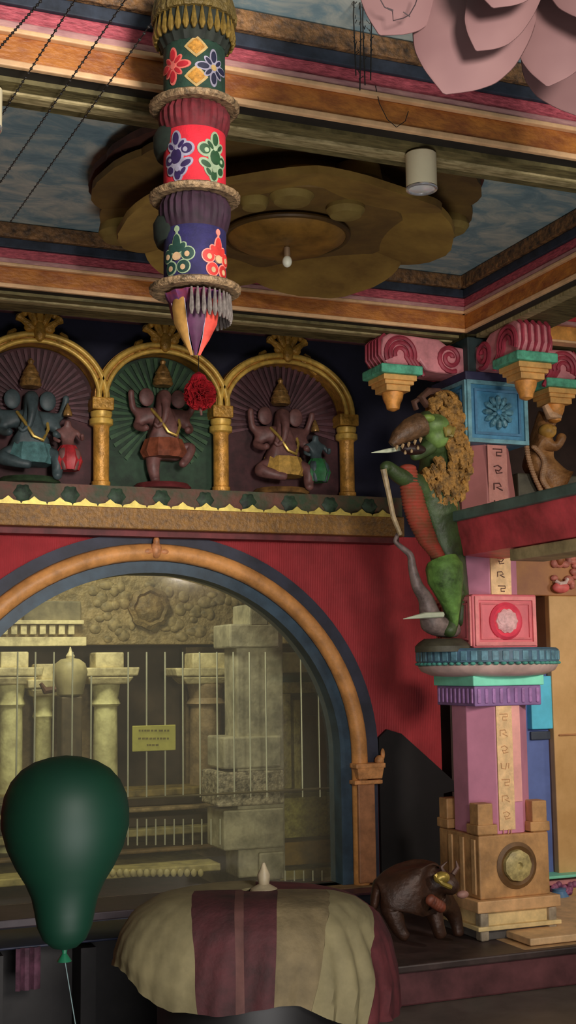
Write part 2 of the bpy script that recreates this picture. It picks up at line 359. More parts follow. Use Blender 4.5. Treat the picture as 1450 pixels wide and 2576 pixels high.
for k,cxn in enumerate(cols):
    t=thing('niche_column',cl[k],'column',(cxn,WY-.09,ZN),group='gilded half columns between niches')
    zt=SPR-.0;h=zt-ZN
    MB().lathe((cxn,WY-.09,ZN),[(.055,0),(.055,.03),(.047,.035),(.047,h-.17),(.052,h-.16)],20).build('shaft',gold,t,smooth=True)
    MB().lathe((cxn,WY-.09,ZN),[(.052,h-.16),(.07,h-.15),(.07,h-.12),(.058,h-.11),(.064,h-.095),(.064,h-.075),(.05,h-.07)],20).build('capital',mat('gold_bright','8e672c'),t,smooth=True)
    MB().box((cxn,WY-.08,ZN+h-.03),(.13,.13,.075)).build('impost_block',goldd,t,bevel=.008)
# ---------------------------------------------------------------- deity statues
def deity(c,base,S,skinm,cloth,label,seated=True,comp=None,garb2=None):
    t=thing('deity_statue',label,'statue',(c,WY-.09,base),group='elephant headed statues in the niches')
    o=Vector((c,WY-.09,base))
    P=lambda x,y,z:(o.x+x*S,o.y+y*S,o.z+z*S)
    nd={};ed=[]
    hz=.30 if seated else .42
    nd['p']=(P(0,0,hz-.05),.12*S);nd['b']=(P(0,-.04,hz+.10),.15*S);nd['c']=(P(0,0,hz+.24),.125*S);nd['n']=(P(0,0,hz+.33),.07*S);nd['h']=(P(0,-.03,hz+.43),.095*S);nd['h2']=(P(0,-.02,hz+.50),.07*S)
    ed+=chain('p','b','c','n','h','h2')
    nd['t1']=(P(0,-.12,hz+.38),.045*S);nd['t2']=(P(-.01,-.15,hz+.27),.036*S);nd['t3']=(P(-.03,-.15,hz+.17),.028*S);nd['t4']=(P(-.09,-.15,hz+.12),.022*S);nd['t5']=(P(-.12,-.15,hz+.16),.016*S)
    ed+=chain('h','t1','t2','t3','t4','t5')
    for s_ in (-1,1):
        q='l' if s_<0 else 'r'
        nd[q+'s']=(P(s_*.15,0,hz+.26),.06*S);nd[q+'e']=(P(s_*.26,-.02,hz+.14),.042*S);nd[q+'w']=(P(s_*.20,-.13,hz+.10),.03*S);nd[q+'d']=(P(s_*.18,-.16,hz+.13),.034*S)
        ed+=[('c',q+'s')]+chain(q+'s',q+'e',q+'w',q+'d')
        nd[q+'u']=(P(s_*.27,.02,hz+.30),.036*S);nd[q+'v']=(P(s_*.30,-.02,hz+.42),.03*S);nd[q+'x']=(P(s_*.30,-.03,hz+.48),.032*S)
        ed+=chain(q+'s',q+'u',q+'v',q+'x')
        if seated:
            if s_<0:
                nd[q+'h']=(P(-.14,-.05,hz-.06),.09*S);nd[q+'k']=(P(-.28,-.10,hz-.10),.07*S);nd[q+'a']=(P(-.10,-.17,hz-.15),.045*S);nd[q+'f']=(P(-.01,-.18,hz-.16),.04*S)
            else:
                nd[q+'h']=(P(.13,-.05,hz-.06),.09*S);nd[q+'k']=(P(.22,-.15,hz-.08),.07*S);nd[q+'a']=(P(.20,-.16,.07),.045*S);nd[q+'f']=(P(.20,-.21,.03),.04*S)
        else:
            if s_<0:
                nd[q+'h']=(P(-.09,0,hz-.10),.085*S);nd[q+'k']=(P(-.10,-.04,hz-.24),.06*S);nd[q+'a']=(P(-.07,-.02,.06),.042*S);nd[q+'f']=(P(-.08,-.08,.03),.04*S)
            else:
                nd[q+'h']=(P(.11,-.02,hz-.08),.085*S);nd[q+'k']=(P(.26,-.10,hz-.03),.06*S);nd[q+'a']=(P(.17,-.12,hz-.18),.042*S);nd[q+'f']=(P(.12,-.15,hz-.22),.04*S)
        ed+=[('p',q+'h')]+chain(q+'h',q+'k',q+'a',q+'f')
    skin('body',nd,ed,skinm,t)
    for s_ in (-1,1): MB().sphere(P(s_*.15,.0,hz+.42),(.07*S,.02*S,.085*S)).build('ear',skinm,t,smooth=True)
    b=MB().lathe(P(0,-.01,hz+.53),[(.08*S,0),(.095*S,.02*S),(.085*S,.05*S),(.09*S,.06*S),(.065*S,.11*S),(.07*S,.12*S),(.035*S,.18*S),(.02*S,.2*S),(.03*S,.225*S),(.005*S,.25*S)],18)
    b.build('crown',mat('crown_gold','70542e',.35,.4,.4,40),t,smooth=True)
    # cloth round hips
    b=MB().lathe(P(0,-.03,hz-.14),[(.18*S,0),(.21*S,.05*S),(.185*S,.12*S),(.165*S,.17*S)],24,fl=lambda a,j:1+.04*math.cos(12*a))
    b.build('garment',cloth,t,smooth=True)
    b=MB().tube([P(-.12,-.06,hz+.30),P(-.07,-.15,hz+.20),P(0,-.185,hz+.08),P(.08,-.17,hz+.05),P(.14,-.08,hz+.16),P(.13,-.02,hz+.30)],.014*S,6)
    b.build('necklace',mat('necklace_gold','8a7238',.35,.4,.2,30),t,smooth=True)
    if comp:
        cm,dm=comp
        Q=lambda x,y,z:P(.30+x*.62,-.10+y*.62,.16+z*.62)
        nd={'p':(Q(0,0,.2),.10*S*.62),'w':(Q(0,0,.32),.07*S*.62),'c':(Q(0,0,.44),.10*S*.62),'n':(Q(0,0,.54),.035*S*.62),'h':(Q(0,-.01,.63),.07*S*.62),
            'a':(Q(-.13,0,.46),.04*S*.62),'b':(Q(-.19,-.05,.34),.03*S*.62),'d':(Q(-.12,-.12,.30),.026*S*.62),'e':(Q(.13,0,.46),.04*S*.62),'g':(Q(.20,-.05,.35),.03*S*.62),'i':(Q(.17,-.12,.42),.028*S*.62),
            'k':(Q(.10,-.16,.14),.07*S*.62),'f':(Q(.06,-.16,-.1),.04*S*.62),'k2':(Q(-.10,-.16,.14),.07*S*.62),'f2':(Q(-.06,-.16,-.1),.04*S*.62)}
        cf=skin('companion_figure',nd,chain('p','w','c','n','h')+[('c','a'),('a','b'),('b','d'),('c','e'),('e','g'),('g','i'),('p','k'),('k','f'),('p','k2'),('k2','f2')],cm,t)
        MB().lathe(Q(0,-.06,-.08),[(.13*S*.7,0),(.17*S*.7,.08*S),(.16*S*.62,.15*S),(.10*S*.62,.21*S)],20,fl=lambda a,j:1+.05*math.cos(10*a)).build('dress',dm,cf,smooth=True)
        MB().lathe(Q(0,0,.68),[(.06*S*.62,0),(.065*S*.62,.02*S),(.03*S*.62,.08*S),(.005*S,.11*S)],14).build('crown',mat('crown_gold','70542e'),cf,smooth=True)
    # plinth
    MB().lathe((o.x,o.y+.01,o.z-.001),[(.26*S,0),(.28*S,.02*S),(.25*S,.05*S)],20,fl=lambda a,j:.95).build('pedestal',garb2,t,smooth=True)
    return t
flesh=mat('figure_pink','4e3330',.5,0,.25,20);bluf=mat('figure_bluegrey','2c3638',.5,0,.25,20)
deity(1.28,ZN,.68,bluf,mat('cloth_aqua','3c5a5a',.5,0,.3,20),'blue grey elephant headed statue seated beside a red dressed companion in the left niche',True,(flesh,mat('dress_red','7a1c20',.5,0,.25,20)),mat('pedestal_green','22301e',.6,0,.4,14))
deity(2.07,ZN,.66,flesh,mat('cloth_rust','5c3020',.5,0,.3,20),'pink elephant headed statue dancing on one leg against green rays',False,None,maroon)
deity(2.83,ZN,.68,flesh,mat('cloth_yellow','8a6c34',.5,0,.3,20),'pink elephant headed statue seated beside a green dressed companion in the right niche',True,(bluf,mat('dress_green','1e4a2a',.5,0,.25,20)),mat('pedestal_tan','5a4020',.6,0,.4,14))
#%%PART2%%
# ================================================================ PILLAR
PX,PY=3.59,6.0
def zz(py,px=1250): return atY(px,py,5.8).z
pil=thing('painted_pillar','tall painted octagonal pillar with blue lotus block and pink rosette block','pillar',(PX,PY,0))
oct8=lambda r:[(PX+r*math.cos(PI/8+PI/4*i),PY+r*math.sin(PI/8+PI/4*i)) for i in range(8)]
def blockat(h,z0,z1,name,m,par=pil,bev=.006): return MB().span((PX-h,PY-h,z0),(PX+h,PY+h,z1)).build(name,m,par,bevel=bev)
zs={k:zz(k) for k in (960,1115,1270,1395,1495,1630,1700,1725,1775,2020,2100,2260,2290,2330,2380)}
# octagonal shafts
def shaft(r,z0,z1,m,name='shaft'):
    return MB().prismz(oct8(r),z0,z1).build(name,m,pil,bevel=.004)
mauvep=mat('shaft_mauve','88586a',.5,0,.12,3)
# upper bulged shaft
b=MB();zz0,zz1=zs[1395]+.03,zs[1115]
prof=[(0,.168),(.3,.185),(.55,.185),(.85,.165),(1,.155)]
vs=[];
for t_,r_ in prof:
    vs+=[(x,y,zz0+(zz1-zz0)*t_) for x,y in oct8(r_)]
fs=[]
for j in range(len(prof)-1):
    for i in range(8): fs.append((j*8+i,j*8+(i+1)%8,(j+1)*8+(i+1)%8,(j+1)*8+i))
fs+=[tuple(range(7,-1,-1)),tuple(len(vs)-8+i for i in range(8))]
b.add(vs,fs);b.build('upper_shaft',mat('shaft_rose','744846',.5,0,.12,3),pil)
shaft(.178,zs[1495],zs[1395]+.06,mauvep,'middle_shaft')
shaft(.202,zs[2100],zs[1775],mauvep,'lower_shaft')
tanp=mat('inscription_tan','a88460',.5,0,.15,20,.25,40)
hw=.202*math.sin(PI/8)
yf=PY-.202*math.cos(PI/8)
MB().span((PX-hw+.005,yf-.008,zs[2100]+.02),(PX+hw*.3,yf+.01,zs[1775])).build('front_strip',tanp,pil)
MB().span((PX+hw*.3,yf-.007,zs[2020]),(PX+hw-.005,yf+.01,zs[1775])).build('pink_strip',mat('strip_pink','a0706a',.5,0,.12,6),pil)
MB().span((PX-hw*.88+.005,PY-.178*math.cos(PI/8)-.008,zs[1495]),(PX+hw*.88-.005,PY-.178*math.cos(PI/8)+.01,zs[1395]+.05)).build('front_strip',tanp,pil)
MB().span((PX-.06,PY-.185*math.cos(PI/8)-.004,zs[1270]+.02),(PX+.06,PY-.17,zs[1115]-.005)).build('front_strip',mat('strip_rose','80544c',.5,0,.12,14,.2,40),pil)
# painted letter-like marks running down the strips
b=MB();random.seed(3)
def glyph(b,x,y,z,s,kind):
    pts={0:[(-1,.6),(1,.6),(1,0),(-.2,0),(-.2,-.7),(.8,-.7)],1:[(-1,-.6),(-1,.6),(.2,.7),(.6,.1),(-.4,-.1),(.9,-.7)],2:[(-.9,.5),(0,.8),(.8,.3),(.2,-.3),(-.6,-.1),(-.3,-.8),(.9,-.6)],3:[(-1,.7),(-.9,-.5),(.1,-.7),(.4,.5),(1,.6),(.9,-.6)]}[kind]
    b.tube([(x+p[0]*s,y,z+p[1]*s) for p in pts],s*.13,6)
yy=PY-.185*math.cos(PI/8)-.006
z_=zs[1115]-.045
for i in range(4): glyph(b,PX+.0,yy-.002,z_-i*.095,.028,(0,2,1,3)[i])
yy=PY-.178*math.cos(PI/8)-.01
for i in range(3): glyph(b,PX+.0,yy,zs[1395]-.03-i*.075,.022,(2,1,0)[i])
b.build('painted_marks',mat('mark_brown','3a2220',.6,0,.1,20),pil)
b=MB()
for i in range(8): glyph(b,PX-.028,yf-.008,zs[1775]-.06-i*.085,.024,i%4)
b.build('raised_marks',mat('mark_tan','8a6848',.6,0,.1,20),pil)
# blue lotus block
h=.19
bl=blockat(h,zs[1115],zs[960],'lotus_block',blue)
def face_frame(par,z0,z1,inset,th,prot,m,name,hh):
    b=MB();yq=PY-hh;xq=PX-hh
    for f in (0,1):
        a0,a1=(-hh+inset,hh-inset)
        for (u0,u1,w0,w1) in ((a0,a1,z0+inset,z0+inset+th),(a0,a1,z1-inset-th,z1-inset),(a0,a0+th,z0+inset+th,z1-inset-th),(a1-th,a1,z0+inset+th,z1-inset-th)):
            if f==0: b.span((PX+u0,yq-prot,w0),(PX+u1,yq+.004,w1))
            else: b.span((xq-prot,PY+u0,w0),(xq+.004,PY+u1,w1))
    return b.build(name,m,par)
face_frame(bl,zs[1115],zs[960],.0,.022,.012,mat('blue_pale','496c74',.5,0,.25,12),'outer_frame',h)
face_frame(bl,zs[1115],zs[960],.045,.014,.01,mat('blue_mid','2c5068',.5,0,.2,12),'inner_frame',h)
def rosette(par,cz,hh,R,petm,ctm,npet=12,name='lotus_relief'):
    b=MB();yq=PY-hh
    for i in range(npet):
        a=2*PI*i/npet
        p=[(PX+R*k*math.cos(a+s),yq-d,cz+R*k*math.sin(a+s)) for k,s,d in ((.35,0,.004),(.6,0,.016),(.85,0,.014),(1,0,.004))]
        b.tube(p,[R*.06,R*.15,R*.17,R*.04],7)
    for i in range(npet*2//3):
        a=2*PI*(i+.5)/(npet*2//3)
        b.tube([(PX+R*k*math.cos(a),yq-d,cz+R*k*math.sin(a)) for k,d in ((.12,.012),(.35,.026),(.55,.018))],[R*.05,R*.12,R*.03],7)
    o=b.build(name,petm,par,smooth=True)
    MB().lathe((PX,yq,cz),[(R*.16,0),(R*.16,.024),(R*.08,.03)],14,axis='y').build('flower_centre',ctm,o,smooth=True)
    b=MB()
    for i in range(npet):
        a=2*PI*i/npet;b.tube([(PX-hh-d,PY+R*k*math.cos(a),cz+R*k*math.sin(a)) for k,d in ((.3,.004),(.6,.016),(.85,.014),(1,.004))],[R*.06,R*.15,R*.17,R*.04],6)
    b.build('side_relief',petm,par,smooth=True)
rosette(bl,(zs[1115]+zs[960])/2,h,.095,mat('relief_blue','3a5c68',.5,0,.3,30),blue)
# pink rosette block
h=.2
pk=blockat(h,zs[1630]+.0,zs[1495],'rosette_block',mat('block_pink','92484e',.5,0,.12,6),bev=.01)
face_frame(pk,zs[1630],zs[1495],.012,.02,.01,mat('frame_pink','985858',.5,0,.15,10),'outer_frame',h)
face_frame(pk,zs[1630],zs[1495],.045,.01,.008,mat('frame_rose','8e4448',.5,0,.15,10),'inner_frame',h)
cz=(zs[1630]+zs[1495])/2
MB().lathe((PX,PY-h,cz),[(.10,-.01),(.10,.01),(.085,.024),(.07,.012),(.06,.008)],32,axis='y').build('red_ring',mat('ring_red','9a2c3c',.5,0,.15,10),pk,smooth=True)
MB().lathe((PX,PY-h,cz),[(.066,-.01),(.064,.02),(.045,.036),(.015,.042)],28,axis='y',fl=lambda a,j:1+.06*math.cos(10*a)).build('pale_boss',mat('boss_pale','b07a7a',.5,0,.2,30,.4,60),pk,smooth=True)
# round collar disc
R=.385
cz0,cz1=zs[1700],zs[1630]
H_=cz1-cz0
c_=MB().lathe((PX,PY,cz0),[(R*.93,H_*.42),(R,H_*.5),(R,H_*.93),(R*.97,H_)],64).build('round_collar',mat('collar_slate','34485a',.5,0,.4,14,h2='22383e'),pil,smooth=True)
MB().lathe((PX,PY,cz0),[(R*.62,-.004),(R*.80,H_*.02),(R*.94,H_*.18),(R*.985,H_*.36),(R*.95,H_*.44)],64).build('pale_lip',mat('lip_pale','96807a',.5,0,.15,10),c_,smooth=True)
b=MB()
for i in range(44):
    a=2*PI*i/44;b.box((PX+R*1.0*math.cos(a),PY+R*1.0*math.sin(a),cz0+H_*.72),(.008,.034,H_*.34),rz=a)
b.build('petal_pattern',mat('collar_pale','40606c',.5,0,.3,20),c_,bevel=.003)
b=MB()
for i in range(60):
    a=2*PI*i/60;b.sphere((PX+R*.985*math.cos(a),PY+R*.985*math.sin(a),cz0+H_*.45),(.016,.016,.009),8,6)
b.build('leaf_fringe',mat('collar_green','3a7066',.5,0,.3,20),c_,smooth=True)
blockat(.218,zs[1725],zs[1700]+.003,'teal_band',mat('teal_bright','5aa088',.5,0,.1,6))
pb=blockat(.205,zs[1775]-.002,zs[1725],'purple_band',mat('purple_paint','5c4468',.5,0,.15,10))
b=MB()
for i in range(9):
    u=-.18+i*.045;b.box((PX+u,PY-.207,(zs[1725]+zs[1775])/2),(.02,.012,.08));b.box((PX-.207,PY+u,(zs[1725]+zs[1775])/2),(.012,.02,.08))
b.build('petal_row',mat('purple_pale','705078',.5,0,.2,20),pb,bevel=.006)
# base
woodt=mat('pedestal_ochre','80603c',.55,0,.25,8,.2,30)
creamb=mat('base_cream','9a8860',.55,0,.2,8)
pd=blockat(.212,zs[2260],zs[2100]-.0,'pedestal_block',woodt,bev=.008)
b=MB()
for sx in (-1,1):
    for sy in (-1,1):
        b.box((PX+sx*.165,PY+sy*.165,(zs[2100]+zs[2020])/2),(.09,.09,zs[2020]-zs[2100]));b.box((PX+sx*.16,PY+sy*.16,zs[2100]+.03),(.12,.12,.05))
b.build('corner_post',woodt,pil,bevel=.006)
cz=(zs[2260]+zs[2100])/2-.0
MB().lathe((PX+.01,PY-.212,cz),[(.115,-.01),(.12,.004),(.10,.014),(.085,.004),(.08,.0)],30,axis='y').build('boss_ring',mat('ring_brown','4a341c',.55,0,.2,12),pd,smooth=True)
MB().lathe((PX+.01,PY-.212,cz),[(.082,-.01),(.078,.022),(.05,.034),(.02,.034),(.012,.02)],28,axis='y',fl=lambda a,j:1+.03*math.cos(9*a)).build('boss',mat('boss_olive','7c7048',.5,0,.3,30),pd,smooth=True)
b=MB()
for i in range(3): b.span((PX-.22,PY-.18+i*.12,zs[2260]+.02),(PX-.208,PY-.14+i*.12,zs[2100]-.02))
b.build('side_fluting',mat('flute_tan','94744e',.55,0,.2,10),pd,bevel=.004)
blockat(.25,zs[2290],zs[2260],'pedestal_ledge',mat('ledge_tan','947450',.55,0,.2,8))
blockat(.22,zs[2330],zs[2290],'cream_plinth',creamb)
b=MB();b.span((PX-.25,PY-.25,zs[2330]-.01),(PX+.25,PY+.25,zs[2330]+.012));b.build('cream_fillet',creamb,pil,bevel=.004)
blockat(.215,.192,zs[2330]-.01,'foot_block',mat('foot_grey','3a3836',.6,0,.2,8))
b=MB()
for sx in (-1,1): b.box((PX+sx*.205,PY-.21,(.192+zs[2290])/2),(.05,.06,zs[2290]-.192))
b.build('foot_scroll',mat('foot_pale','6e6454',.6,0,.3,12),pil,bevel=.01)
# neck under beam + blue-black block
blockat(.195,zs[960],zs[960]+.05,'navy_block',mat('navy_block','1e1e34',.6,0,.2,8))
blockat(.15,zs[960]+.04,SOF-.004,'neck',mat('neck_dark','1c2626',.6,0,.3,8))
# brackets
swm=mat('scroll_rose','8c585c',.5,0,.2,12);swd=mat('scroll_crimson','6e2430',.5,0,.25,12);abt=mat('abacus_teal','3c7a62',.55,0,.3,16,.2,40)
def bracket(dx,dy,L_,name_lab):
    t=bpy.data.objects.new('capital_bracket',None);col.objects.link(t);t.location=(PX+dx*.3,PY+dy*.3,3.2);t.parent=pil;t.matrix_parent_inverse=pil.matrix_basis.inverted();t['label']=name_lab
    bpy.context.view_layer.update()
    w_=.10 # half width
    sx,sy=-dy,dx
    def Pt(u,v,z): return (PX+dx*u+sx*v,PY+dy*u+sy*v,z)
    zt=SOF-.01
    top=zt;zb=zs[960]+.05
    # S-shaped side profile
    prof=[(.1,top-.05),(.25,top-.04),(.30,top-.01),(L_+.04,top),(L_+.08,top-.025),(L_+.09,top-.08),(L_+.09,top-.13),(L_+.06,top-.172),(L_-.10,top-.175),(L_-.14,top-.14),(L_-.18,top-.19),(L_-.25,zb+.0),(.1,zb)]
    b=MB();n_=len(prof);vs=[Pt(u,-w_,z) for u,z in prof]+[Pt(u,w_,z) for u,z in prof]
    b.add(vs,[tuple(range(n_)),tuple(range(2*n_-1,n_-1,-1))]+[(i,i+n_,(i+1)%n_+n_,(i+1)%n_) for i in range(n_)])
    b.build('scroll_body',swm,t,bevel=.012)
    for v,dpt in ((-w_,-1),(w_,1)):
        for k_,(rr,mm_,nm_) in enumerate(((.088,swd,'carved_scroll'),(.062,swd,'carved_scroll'),(.034,swd,'carved_scroll'))):
            bb=MB();cu=L_-.02;zc_=top-.115
            pts=[Pt(cu+rr*math.cos(a),v+dpt*.004,zc_+rr*1.05*math.sin(a)) for a in [PI*.0-.4+ (PI+.7)*i/18 for i in range(19)]]
            pts=[Pt(cu-rr-.05-k_*.012,v+dpt*.004,zc_-.11+k_*.012),Pt(cu-rr-.02-k_*.006,v+dpt*.004,zc_-.06)]+pts[::-1]
            bb.tube(pts,.0125,6);bb.build(nm_,mm_,t,smooth=True)
        bb=MB();cu=.235;zc_=zb+.085
        pts=[]
        for i in range(30):
            k=i/29;a=PI*1.35+k*3.6*PI;r=.078*(1-.8*k);pts.append(Pt(cu+r*math.cos(a),v+dpt*.004,zc_+r*math.sin(a)))
        bb.tube(pts,.013,6);bb.build('small_scroll',swd,t,smooth=True)
    # end-face ridges
    bb=MB()
    for i in range(5):
        v=-.08+i*.04;bb.tube([Pt(L_+.062,v,top-.005),Pt(L_+.094,v,top-.035),Pt(L_+.096,v,top-.12),Pt(L_+.055,v,top-.17)],.010,6)
    bb.build('end_ridge',swd,t,smooth=True)
    ua=L_-.02
    ang=math.atan2(dy,dx)
    c0=Pt(ua,0,0)
    za=top-.20
    MB().box((c0[0],c0[1],za),(.25,.25,.05)).box((c0[0],c0[1],za+.035),(.17,.17,.03)).build('teal_abacus',abt,t,bevel=.008)
    b=MB()
    b.box((c0[0],c0[1],za-.04),(.2,.2,.03));b.box((c0[0],c0[1],za-.065),(.175,.175,.022));b.box((c0[0],c0[1],za-.092),(.145,.145,.034))
    b.build('stepped_echinus',mat('echinus_gold','94703e',.5,.05,.2,12),t,bevel=.004)
    MB().lathe((c0[0],c0[1],za-.21),[(.008,0),(.035,.012),(.04,.035),(.055,.07),(.06,.1)],12).build('bud_drop',mat('bud_orange','9a6830',.5,.05,.3,14),t,smooth=True)
bracket(-1,0,.56,'left bracket over the green beast')
bracket(0,-1,.50,'bracket toward the viewer above the red beam')
bracket(1,0,.52,'right bracket over the ochre beast')
# ================================================================ RED LINTEL BEAM (runs toward viewer from pillar)
lt=thing('red_lintel','red painted beam with dark teal top running from the pillar','beam',(3.35,4,2.2))
b=MB()
prof=[(3.37,2.175),(3.355,2.26),(3.34,2.30),(3.33,2.355),(3.60,2.355),(3.60,2.16)]
vs=[(x,y,z) for y in (1.2,5.84) for x,z in prof];nn=6
b.add(vs,[tuple(range(nn)),tuple(range(2*nn-1,nn-1,-1))]+[(i,(i+1)%nn,(i+1)%nn+nn,i+nn) for i in range(nn)])
b.build('red_face',mat('lintel_red','94343a',.45,0,.35,3,.1,20),lt)
MB().span((3.30,1.2,2.355),(3.62,5.84,2.41)).build('teal_cap',mat('cap_teal','3a4c46',.5,0,.25,6),lt,bevel=.01)
MB().span((3.38,1.2,2.11),(3.58,5.4,2.17)).build('olive_underside',mat('lintel_olive','7c7050',.55,0,.3,6),lt,bevel=.006)
# ================================================================ PLATFORM
pf=thing('stone_platform','low dark mauve stone platform under the pillar and statues','platform',(2,6,0))
MB().span((-1,5.5,0),(6.3,7.0,.188)).build('slab',mat('platform_mauve','442628',.5,0,.35,4),pf,bevel=.01)
MB().span((-1,5.48,.155),(6.3,7.0,.191)).build('tread_edge',mat('platform_edge','2c2220',.5,0,.4,5),pf,bevel=.008)
sp=thing('dark_plinth','dark blue and plum stepped plinth below the arched doorway','plinth',(2,7.1,0))
MB().span((0,6.93,.1915),(3.5,7.075,.25)).build('blue_step',mat('plinth_blue','1a1c26',.5,0,.3,6),sp,bevel=.006)
MB().span((0,6.92,.25),(3.5,7.075,.262)).build('plum_fillet',mat('plinth_plum','3c2028',.5,0,.3,6),sp)
#%%PART3%%
# ================================================================ GREEN BEAST (yali) ON THE LEFT OF THE PILLAR
YL=5.92
def Q(px,py,dy=0): 
    return tuple(atY(px,py,YL+dy))
s_=1/455.0
ya=thing('rearing_beast','green horned lion beast statue rearing on the left of the pillar with open jaws','statue',tuple(atY(1110,1640,YL)))
grn=mat('beast_green','2a3a1c',.5,0,.5,9,.2,40,h2='1c2412')
nd={'hip':(Q(1140,1440),46*s_),'bel':(Q(1125,1350),46*s_),'che':(Q(1098,1265),50*s_),'nek':(Q(1095,1180),44*s_),'hd':(Q(1100,1085,-.08),42*s_),
 'br':(Q(1075,1060,-.12),32*s_),'sn':(Q(1045,1085,-.14),25*s_),
 'jw':(Q(1075,1130,-.12),20*s_),'jt':(Q(1035,1152,-.14),12*s_),
 'sh':(Q(1045,1215,-.08),28*s_),'el':(Q(1000,1195,-.12),20*s_),'wr':(Q(972,1168,-.14),14*s_),'pw':(Q(964,1182,-.16),15*s_),
 'lg':(Q(1135,1510,-.05),30*s_),'sk':(Q(1140,1560,-.06),18*s_),'ft':(Q(1125,1600,-.08),20*s_),
 'tl':(Q(1160,1500,.02),28*s_),'t2':(Q(1160,1580,.02),20*s_)}
body=skin('body',nd,chain('hip','bel','che','nek','hd','br','sn')+[('hd','jw'),('jw','jt'),('che','sh'),('sh','el'),('el','wr'),('wr','pw'),('hip','lg'),('lg','sk'),('sk','ft'),('hip','tl'),('tl','t2')],grn,ya)
MB().sphere(Q(1095,1070,-.14),(36*s_,.07,28*s_)).sphere(Q(1100,1098,-.14),(30*s_,.06,30*s_)).build('green_cheek',mat('cheek_green','4a6030',.5,0,.35,12),body,smooth=True)
MB().tube([Q(1060,1068,-.16),Q(1030,1082,-.17),Q(1002,1100,-.17),Q(985,1118,-.16)],[30*s_,28*s_,20*s_,9*s_],12).build('brown_snout',mat('snout_brown','44301e',.5,0,.35,20,.3,50),ya,smooth=True)
# mane: layered curls
mn=mat('mane_ochre','7c5a28',.7,0,.5,22,.5,60,h2='3a2a14')
random.seed(11)
b=MB()
b.sphere(Q(1135,1120,.0),(48*s_,.10,120*s_),24,16)
b.sphere(Q(1120,1030,.02),(52*s_,.08,50*s_),20,12)
b.sphere(Q(1105,1215,-.03),(58*s_,.09,50*s_),20,12)
for i in range(420):
    px=1040+random.random()*142;py=985+random.random()*285
    if px<1122 and 1035<py<1150: continue
    if px<1075 and py<1150: continue
    if px<1050+ (py-1150)*.1 and py>1150: continue
    if (px-1112)**2/72**2+(py-1128)**2/150**2>1: continue
    edge=((px-1112)**2/72**2+(py-1128)**2/150**2)
    p=Vector(Q(px,py,-.155+.09*edge));r=(5.5+random.random()*4)*s_
    b.tube([p,p+Vector((.008,-.010,-.016)),p+Vector((.014,-.008,-.034)),p+Vector((.006,-.002,-.046))],[r*.8,r*1.1,r*.8,r*.25],5)
b.build('curly_mane',mn,ya,smooth=True)
# chest plates
b=MB();ch=[(1012,1178),(1020,1225),(1030,1275),(1045,1320),(1065,1365),(1088,1398)]
for i in range(30):
    k=i/29*(len(ch)-1);j=min(int(k),len(ch)-2);u=k-j
    px=ch[j][0]*(1-u)+ch[j+1][0]*u+14;py=ch[j][1]*(1-u)+ch[j+1][1]*u
    w_=(17+15*math.sin(PI*min(1,(i+4)/34)))*s_
    b.sphere(Q(px,py,-.10),(w_,.045,10*s_),16,8)
b.build('red_chest_plates',mat('chest_red','6c281e',.6,0,.4,20,h2='4e2e1c'),ya,smooth=True)
# eyes, ear, horns, teeth, tusk
MB().sphere(Q(1078,1052,-.2),(17*s_,.03,10*s_)).build('brow',mat('brow_green','56682e',.5,0,.2,20),body,smooth=True)
b=MB().sphere(Q(1130,1085,-.19),(14*s_,.02,16*s_));b.tube([Q(1118,1075,-.2),Q(1124,1098,-.21),Q(1138,1096,-.21),Q(1144,1076,-.2)],4*s_,6);b.build('ear',mat('ear_olive','5a5024',.5,0,.2,20),ya,smooth=True)
b=MB().tube([Q(1075,1020,-.06),Q(1060,1000,-.08),Q(1078,985,-.06),Q(1105,985,-.04),Q(1118,1000,-.04)],[.02,.024,.022,.02,.008],8);b.tube([Q(1048,1030,-.06),Q(1042,1012,-.07),Q(1060,1000,-.06)],[.015,.018,.01],8);b.sphere(Q(1100,1018,-.08),(.03,.03,.025));b.build('crest_horns',mat('horn_brown','3e2a22',.5,0,.3,20),ya,smooth=True)
b=MB().sphere(Q(1040,1130,-.16),(34*s_,.035,14*s_));b.build('mouth',mat('mouth_dark','1a0c0a',.5,0,.2,20),ya,smooth=True)
ivory=mat('ivory_paint','786448',.4,0,.15,20)
for px,py in ((1000,1122),(1015,1118),(1030,1114),(1046,1108),(1060,1102)): MB().tube([Q(px,py,-.21),Q(px-2,py+6,-.215),Q(px-2,py+11,-.21)],[.008,.008,.002],6).build('upper_tooth',ivory,ya,smooth=True)
for px,py in ((1020,1142),(1036,1138),(1052,1130)): MB().tube([Q(px,py,-.2),Q(px,py-5,-.205),Q(px,py-9,-.2)],[.007,.007,.002],6).build('lower_tooth',ivory,ya,smooth=True)
MB().tube([Q(1010,1128,-.12),Q(975,1134,-.13),Q(935,1139,-.13)],[.012,.012,.002],8).build('tusk',mat('tusk_white','8a907c',.4,0,.1,10),ya,smooth=True)
# reins / thin legs
b=MB().tube([Q(965,1180,-.16),Q(978,1240,-.15),Q(990,1300,-.14),Q(1008,1345,-.13)],[.017,.014,.014,.012],8);b.build('foreleg',mat('limb_olive','6a5c44',.5,0,.3,20),ya,smooth=True)
b=MB().tube([Q(1052,1290,-.11),Q(1075,1345,-.12),Q(1110,1400,-.12),Q(1150,1440,-.10)],[.012,.02,.022,.014],8);b.build('pale_sash',mat('sash_lime','5a6c38',.5,0,.3,20),ya,smooth=True)
b=MB()
b.tube([Q(1112,1408,-.08),Q(1118,1425,-.09),Q(1122,1460,-.10),Q(1134,1510,-.10),Q(1146,1575,-.09)],[38*s_,46*s_,44*s_,27*s_,6*s_],14);b.build('bright_green_haunch',mat('haunch_green','43602a',.6,0,.5,8,.3,30),ya,smooth=True)
